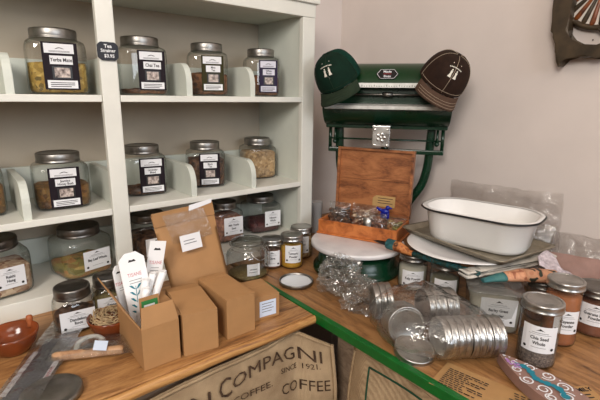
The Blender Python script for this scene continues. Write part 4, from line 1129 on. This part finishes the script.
stack((.722, .426, .9455), (.84, -.54, -.02), 9, 'front lid of the long stack in the clear bag, disc facing left', '%s lid of the long stack in the clear bag, counted from its disc')
stack((.800, .518, .9520), (.86, -.48, -.03), 5, 'front lid of the rear stack in the clear bag, behind the long stack', '%s lid of the rear stack in the clear bag, counted from its disc')
stack((.708, .502, .9448), (.50, .84, -.18), 3, 'round lid facing forward in the middle of the clear lid bag', '%s lid behind the forward facing lid in the clear bag')
stack((.740, .616, .9460), (.80, -.58, .06), 3, 'upright lid seen on edge at the left end of the lid bag', '%s upright lid at the left end of the lid bag')
put_lid(Vector((.690, .462, .9105)), (.10, .20, -.97), 'lid lying tilted at the bottom front of the lid bag')
bm = bmn()
xa = Vector((.776, -.63, 0)); ya = Vector((.63, .776, 0)); c0 = Vector((.762, .470, CT))
def lbag(u, v):
    th = 2 * PI * u; ph = -PI / 2 + PI * v
    cx = math.copysign(abs(math.cos(ph)) ** .75, math.cos(ph))
    x = cx * math.cos(th); y = cx * math.sin(th); z = math.sin(ph)
    taper = 1 - .42 * max(0, x) ** 1.5
    p = xa * (x * (.132 if x < 0 else .134)) + ya * (y * .122 * taper + .010) + Vector((0, 0, .052 + z * .056 * taper - .010 * max(0, x)))
    q = c0 + p
    nv = noise.noise(q * 22) * .008 + noise.noise(q * 60) * .0035 + abs(noise.noise(q * 35)) * .006
    p = p + (xa * x + ya * y + Vector((0, 0, z))) * nv
    if p.z < .0006: p.z = .0006
    return p
add_grid(bm, 72, 36, lbag, 0, True, True)
o = obj('plastic_bag', bm, 'lidfilm'); o.location = c0; tag(o, 'clear plastic bag stuffed with metal jar lids on the side counter', 'bag')
# crumpled empty bag
def crumple(bm, c, dims, ang, seed, sc=1.0):
    ca, sa = math.cos(ang), math.sin(ang)
    def g(u, v):
        th = 2 * PI * u; ph = -PI / 2 + PI * v
        d = Vector((math.cos(ph) * math.cos(th), math.cos(ph) * math.sin(th), math.sin(ph)))
        k = 1 + .55 * noise.noise(d * 2.2 + Vector((seed, 0, 0))) + .30 * (1 - 2 * abs(noise.noise(d * 4.5 + Vector((0, seed, 0))))) + .16 * noise.noise(d * 11 + Vector((0, 0, seed)))
        x, y, z = d.x * dims[0] * k * sc, d.y * dims[1] * k * sc, d.z * dims[2] * k * sc
        p = Vector((x * ca - y * sa, x * sa + y * ca, z + c.z))
        if p.z < .0006: p.z = .0006
        return Vector((c.x, c.y, 0)) + p
    add_grid(bm, 64, 40, g, 0, False, True)
bm = bmn(); crumple(bm, Vector((.026, .068, .046)), (.050, .036, .040), R(-50), 2.0); crumple(bm, Vector((.014, .012, .036)), (.062, .030, .032), R(-72), 5.0); crumple(bm, Vector((.0, -.052, .028)), (.044, .032, .028), R(-20), 8.0)
o = obj('plastic_bag', bm, 'crumple'); o.location = (.750, .706, CT); tag(o, 'crumpled empty clear bag on the counter in front of the scale base', 'bag')

# ------------------------------------------------------------------ menu paper and decorated tin
mn = thing('menu_sheet', 'kraft paper menu sheet printed with small text at the green edge', 'paper', (.722, .404, CT))
def sheet(t, w, l, d1, d2, m, seed):
    d1, d2 = Vector(d1).normalized(), Vector(d2).normalized()
    bm = bmn(); f1 = lambda u, v: d1 * (w * u) + d2 * (l * v) + Vector((0, 0, .0008 + .0012 * max(0, noise.noise(Vector((u * 3, v * 3, seed))))))
    add_grid(bm, 14, 14, f1); f2 = lambda u, v: f1(u, v) - Vector((0, 0, .0004)); add_grid(bm, 14, 14, f2)
    obj('paper', bm, m, t, recalc=False); return d1, d2
d1, d2 = sheet(mn, .088, .34, (-.985, -.17, 0), (.17, -.985, 0), 'kraftpaper', 1)
f = Flat(); rnd = random.Random(5)
for k in range(10):
    x = .018 + .0062 * k
    for z, zmax in ((.012, .052 + .012 * (k % 3 == 0)), (.062, .080)):
        if z > .05 and k % 3 == 2: continue
        while z < zmax:
            w = rnd.uniform(.004, .010); f.rect(x, z, x + .0026, z + w, 0, 0); z += w + .002
bm = bmn(); f.build(bm, lambda x, z, d: d1 * x + d2 * z + Vector((0, 0, .0024))); obj('printed_text', bm, 'ink', mn, recalc=False); f = Flat()
for k in range(9):
    x = .012 + .007 * k; z = .125 + .012 * rnd.random()
    for q in range(3): f.rect(x, z + .011 * q, x + .0026, z + .011 * q + .008, 0, 0)
f.poly([(.066, .098), (.074, .094), (.078, .104), (.070, .112), (.064, .106)], 0, 0)
bm = bmn(); f.build(bm, lambda x, z, d: d1 * x + d2 * z + Vector((0, 0, .0024))); obj('printed_text', bm, 'ink', mn, recalc=False)
m2 = thing('menu_sheet', 'second kraft sheet with bold heading beside the decorated case', 'paper', (.745, .268, CT + .0012))
e1, e2 = sheet(m2, .135, .20, (.86, -.50, 0), (-.50, -.86, 0), 'kraftpaper', 4)
f = Flat(); f.text('THE FAMILY', .095, -.012, .014, 0, 0, 0, .03)
for k in range(4): f.rect(.02, -.026 - .008 * k, .12, -.0235 - .008 * k, 0, 0)
bm = bmn(); f.build(bm, lambda x, z, d: e1 * x - e2 * z + Vector((0, 0, .0024))); obj('printed_text', bm, 'ink', m2, recalc=False)
dk = thing('decorated_case', 'pointed taupe case with teal and lilac swirl decoration at the bottom edge', 'case', (.797, .340, CT + .0038), 0)
dd = Vector((-.27, -.963, 0)); ds = Vector((.963, -.27, 0))
def outline(n=40):
    o_ = []
    for k in range(n):
        t_ = 2 * PI * k / n
        l = .10 * (1 - math.cos(t_)); w = .047 * math.sin(t_) * (math.sin(t_ / 2) ** .9)
        o_.append((w, -l))
    return o_
mD = Matrix((ds, Vector((0, 0, -1)), -dd)).transposed().to_4x4()
bm = bmn(); add_prism(bm, outline(), -.022, 0, mD, 0, .002); obj('case_body', bm, 'pinkish', dk)
f = Flat(); rnd = random.Random(9)
def swirl(cx, cz, r, mi, turns=1.3, wd=.0022, a0=0, dz=0):
    n = 22; pts = []
    for k in range(n + 1):
        a = a0 + turns * 2 * PI * k / n; q = r * (1 - .75 * k / n); pts.append((cx + q * math.cos(a), cz + q * math.sin(a), a))
    for p, q in zip(pts, pts[1:]):
        f.poly([(p[0], p[1]), (q[0], q[1]), (q[0] + wd * math.cos(q[2]), q[1] + wd * math.sin(q[2])), (p[0] + wd * math.cos(p[2]), p[1] + wd * math.sin(p[2]))], dz, mi)
for i, (x, z, r) in enumerate(((-.012, -.055, .009), (.015, -.060, .010), (-.022, -.085, .011), (.022, -.092, .012), (-.018, -.115, .012), (.020, -.125, .012), (.002, -.145, .012), (.0, -.040, .006), (-.026, -.135, .008))): swirl(x, z, r, 0, 1.4, .0026, i, .0001 * i)
for k in range(12):
    z = -.045 - .009 * k; x = .006 * math.sin(k * .9); f.disc(x, z, .0055 + .002 * (k % 2), .001 + .0001 * k, 1, 8)
for k in range(9): f.disc(-.006 + rnd.uniform(-.006, .006), -.026 - .0035 * k, .0032, .0015 + .0001 * k, 2, 7)
for k in range(26):
    a = 2 * PI * k / 26; x, z = outline(26)[k]
    f.disc(x * .82, -.1 + (z + .1) * .88, .0018, .001, 0, 6)
bm = bmn(); f.build(bm, lambda x, z, d: mD @ Vector((x, -.0226 - d, z))); obj('painted_swirls', bm, ['paper', 'teaink', 'purple'], dk, recalc=False)

# ------------------------------------------------------------------ burlap sacks on the counter fronts
def sackA(x, z):
    """x along the counter, z height"""
    y = .735 - .020 * math.sin(min(1, max(0, (.88 - z) / .2)) * PI * .5)
    y += .006 * noise.noise(Vector((x * 7, z * 6, 1))) + .003 * noise.noise(Vector((x * 22, z * 12, 4)))
    if x > .58: y -= (x - .58) * 1.0 + .008 * math.sin((x - .58) * 60)
    return Vector((x, y, z))
def topA(x):
    if x < .575: return .842 + .028 * max(0, (x - .1) / .475) + .003 * math.sin(x * 23)
    return .870 - .55 * max(0, x - .59)
sk = thing('burlap_sack', 'large printed burlap coffee sack hanging on the counter front', 'sack', (0, 0, 0), 0, 'burlap sacks')
def gA(u, v):
    x = -.15 + .80 * u; t_ = topA(x); return sackA(x, t_ - (t_ - .46) * v)
bm = bmn(); add_grid(bm, 90, 44, gA)
cl = obj('sack_cloth', bm, 'burlap', sk); mo = cl.modifiers.new('thickness', 'SOLIDIFY'); mo.thickness = .004; mo.offset = 1
bm = bmn(); add_tube(bm, [gA(i / 79, .012) + Vector((0, -.003, 0)) for i in range(80)], .0036, 8); add_tube(bm, [gA(1, i / 20) + Vector((0, -.002, 0)) for i in range(21)], .0050, 8); obj('sack_hem', bm, 'burlap', sk)
F = Flat()
def fit(t, x0, x1, z, size, arc=0, dz=0):
    vs, _ = text_mesh(t, 0); w = max(v.x for v in vs) - min(v.x for v in vs)
    F.text(t, (x0 + x1) / 2, z, size, 0, 0, 0, 0, (x1 - x0) / (w * size), arc)
for args in ((('FEIN', .225, .352, .800, .050, -.10),), (('C', .372, .404, .806, .064, 0), ('OMPAGNI', .408, .628, .823, .043, -1.4)), (('SINCE 1921.', .535, .622, .786, .019, -.3),), (('. CO. COFFEE.', .33, .51, .765, .021, .1),), (('COFFEE', .535, .640, .735, .040, 0),), (('HAMBURG', .25, .46, .715, .040, 0),)):
    F = Flat()
    for q in args: fit(*q)
    bm = bmn(); F.build(bm, lambda x, z, d: sackA(x, z) + Vector((-.0015 if x > .6 else 0, -.0052, 0))); obj('printed_lettering', bm, 'sackink', cl, recalc=False)
s2 = thing('burlap_sack', 'plain burlap sack with green stripe hanging on the side counter', 'sack', (0, 0, 0), 0, 'burlap sacks')
def gB(u, v):
    y = .618 - .75 * u; t_ = .864 + .004 * math.sin(u * 14) - (.02 * max(0, 1 - u * 18))
    z = t_ - (t_ - .46) * v
    x = .668 - .020 * math.sin(min(1, v / .5) * PI / 2) + .007 * noise.noise(Vector((y * 8, z * 6, 7))) + .02 * max(0, 1 - u * 14)
    return Vector((x, y, z))
bm = bmn(); add_grid(bm, 70, 40, gB); cl = obj('sack_cloth', bm, 'burlap', s2); mo = cl.modifiers.new('thickness', 'SOLIDIFY'); mo.thickness = .004
bm = bmn(); add_tube(bm, [gB(i / 60, .015) + Vector((-.003, 0, 0)) for i in range(61)], .0055, 8); add_tube(bm, [gB(.0, i / 20) + Vector((-.002, 0, 0)) for i in range(21)], .0055, 8); obj('sack_hem', bm, 'burlap', s2)
bm = bmn()
def ribbon(a, b):
    pts = [gB(a[0] + (b[0] - a[0]) * i / 30, a[1] + (b[1] - a[1]) * i / 30) + Vector((-.0045, 0, 0)) for i in range(31)]
    add_tube(bm, pts, .0024, 6)
ribbon((.09, .075), (1, .075)); ribbon((.09, .075), (.105, 1)); obj('green_stripe', bm, 'greenthread', s2)

# ------------------------------------------------------------------ bronze ornament on the right wall
og = thing('wall_ornament', 'dark bronze frame with amber shell fan and spike hung on the right wall', 'ornament', (1.3598, .46, 1.62))
def wallpoly(pts): return [(-(y - .46), z - 1.62) for y, z in pts]
WM = Matrix(((0, 1, 0, 0), (-1, 0, 0, 0), (0, 0, 1, 0), (0, 0, 0, 1)))     # local x -> -Y, depth (local y<0) -> -X
out_ = [(.548, 1.72), (.541, 1.700), (.534, 1.672), (.533, 1.650), (.541, 1.627), (.541, 1.600), (.524, 1.588), (.519, 1.578), (.525, 1.566), (.520, 1.545), (.516, 1.520), (.509, 1.506), (.503, 1.508), (.500, 1.530), (.485, 1.535), (.452, 1.527), (.419, 1.531), (.390, 1.527), (.355, 1.534), (.33, 1.545), (.31, 1.58), (.30, 1.64), (.31, 1.72), (.335, 1.72), (.332, 1.64), (.345, 1.59), (.37, 1.565), (.396, 1.557), (.423, 1.557), (.457, 1.561), (.487, 1.568), (.499, 1.582), (.494, 1.600), (.496, 1.630), (.495, 1.66), (.490, 1.70), (.490, 1.72)]
bm = bmn(); add_prism(bm, wallpoly(out_), -.045, -.006, WM, 0, .008); obj('bronze_frame', bm, 'bronze', og)
bm = bmn()
cx, cz = .432, 1.712
fan = [(cx + .004, 1.73)] + [(cx + .098 * math.cos(R(a)), cz - .104 * math.sin(R(a))) for a in range(8, 173, 6)]
add_prism(bm, wallpoly(fan), -.016, -.002, WM, 0, .002); obj('shell_fan', bm, 'shellwhite', og); fan_ = og.children[-1] if False else bpy.data.objects['shell_fan']
for k, a in enumerate(range(14, 170, 13)):
    bm = bmn()
    p0 = Vector((-(cx - .46), -.018, cz - 1.62)); p1 = Vector((-(cx + .100 * math.cos(R(a)) - .46), -.016, cz - .108 * math.sin(R(a)) - 1.62))
    add_tube(bm, [WM @ p0.lerp(p1, t_) for t_ in (.12, .4, .7, .92, 1.0)], [.0025, .004, .0058, .0070, .004], 8); obj('fan_rib', bm, 'amber' if k % 2 else 'bronze', fan_)
bm = bmn(); add_tube(bm, [WM @ Vector((-(cx + .104 * math.cos(R(a)) - .46), -.014, cz - .110 * math.sin(R(a)) - 1.62)) for a in range(4, 177, 6)], .008, 8); obj('fan_border', bm, 'bronze', og)
bm = bmn(); add_tube(bm, smooth_pts([WM @ Vector((-(y - .46), -.02, z - 1.62)) for y, z in ((.432, 1.598), (.420, 1.588), (.412, 1.575), (.395, 1.566))]), [.004] * 19, 8); obj('curled_horn', bm, 'bronze', og)
bm = bmn(); bmesh.ops.create_uvsphere(bm, u_segments=10, v_segments=6, radius=.0022); o = obj('wall_nail', bm, 'darklid'); o.location = (1.3590, .447, 1.574); tag(o, 'small nail head in the wall inside the bronze ornament', 'nail')

# ------------------------------------------------------------------ light and camera
def area(name, loc, tgt, size, energy, col):
    l = bpy.data.lights.new(name, 'AREA'); l.shape = 'RECTANGLE'; l.size, l.size_y = size; l.energy = energy; l.color = col
    o = bpy.data.objects.new(name, l); COL.objects.link(o); o.location = loc
    o.rotation_euler = (Vector(tgt) - Vector(loc)).to_track_quat('-Z', 'Y').to_euler(); return o
area('side_lamp', (-1.15, -.55, 2.25), (.7, .8, 1.0), (.7, .7), 38, (1.0, .94, .87))
area('ceiling_lamp', (.2, -.3, 2.66), (.5, .6, .9), (1.0, 1.0), 13, (1.0, .90, .80))
area('window_daylight', (.55, -2.08, 1.7), (.8, .8, 1.0), (1.7, 1.3), 50, (.84, .91, 1.0))
w = bpy.data.worlds.new('world'); scn.world = w; w.use_nodes = True
w.node_tree.nodes['Background'].inputs[0].default_value = (.90, .93, 1.0, 1); w.node_tree.nodes['Background'].inputs[1].default_value = .28

cam = bpy.data.cameras.new('camera'); cam.sensor_width = 36; cam.lens = 430 / 600 * 36; cam.clip_start = .02
co = bpy.data.objects.new('camera', cam); COL.objects.link(co)
right = Vector((.7758127, -.6308444, .0122471)); upv = Vector((.1388447, .1896213, .9719907)); back = Vector((-.6154972, -.7523823, .2347000))
m = Matrix((right, upv, back)).transposed().to_4x4(); m.translation = Vector((0, 0, 1.42)); co.matrix_world = m
scn.camera = co
vs_ = scn.view_settings
vs_.view_transform = 'Standard'; vs_.look = 'None'; vs_.gamma = 1; vs_.use_curve_mapping = False; vs_.exposure = 0.08
try:
    scn.cycles.use_denoising = True; scn.cycles.transparent_max_bounces = 32; scn.cycles.max_bounces = 10
    scn.cycles.caustics_reflective = False; scn.cycles.caustics_refractive = False
except Exception: pass
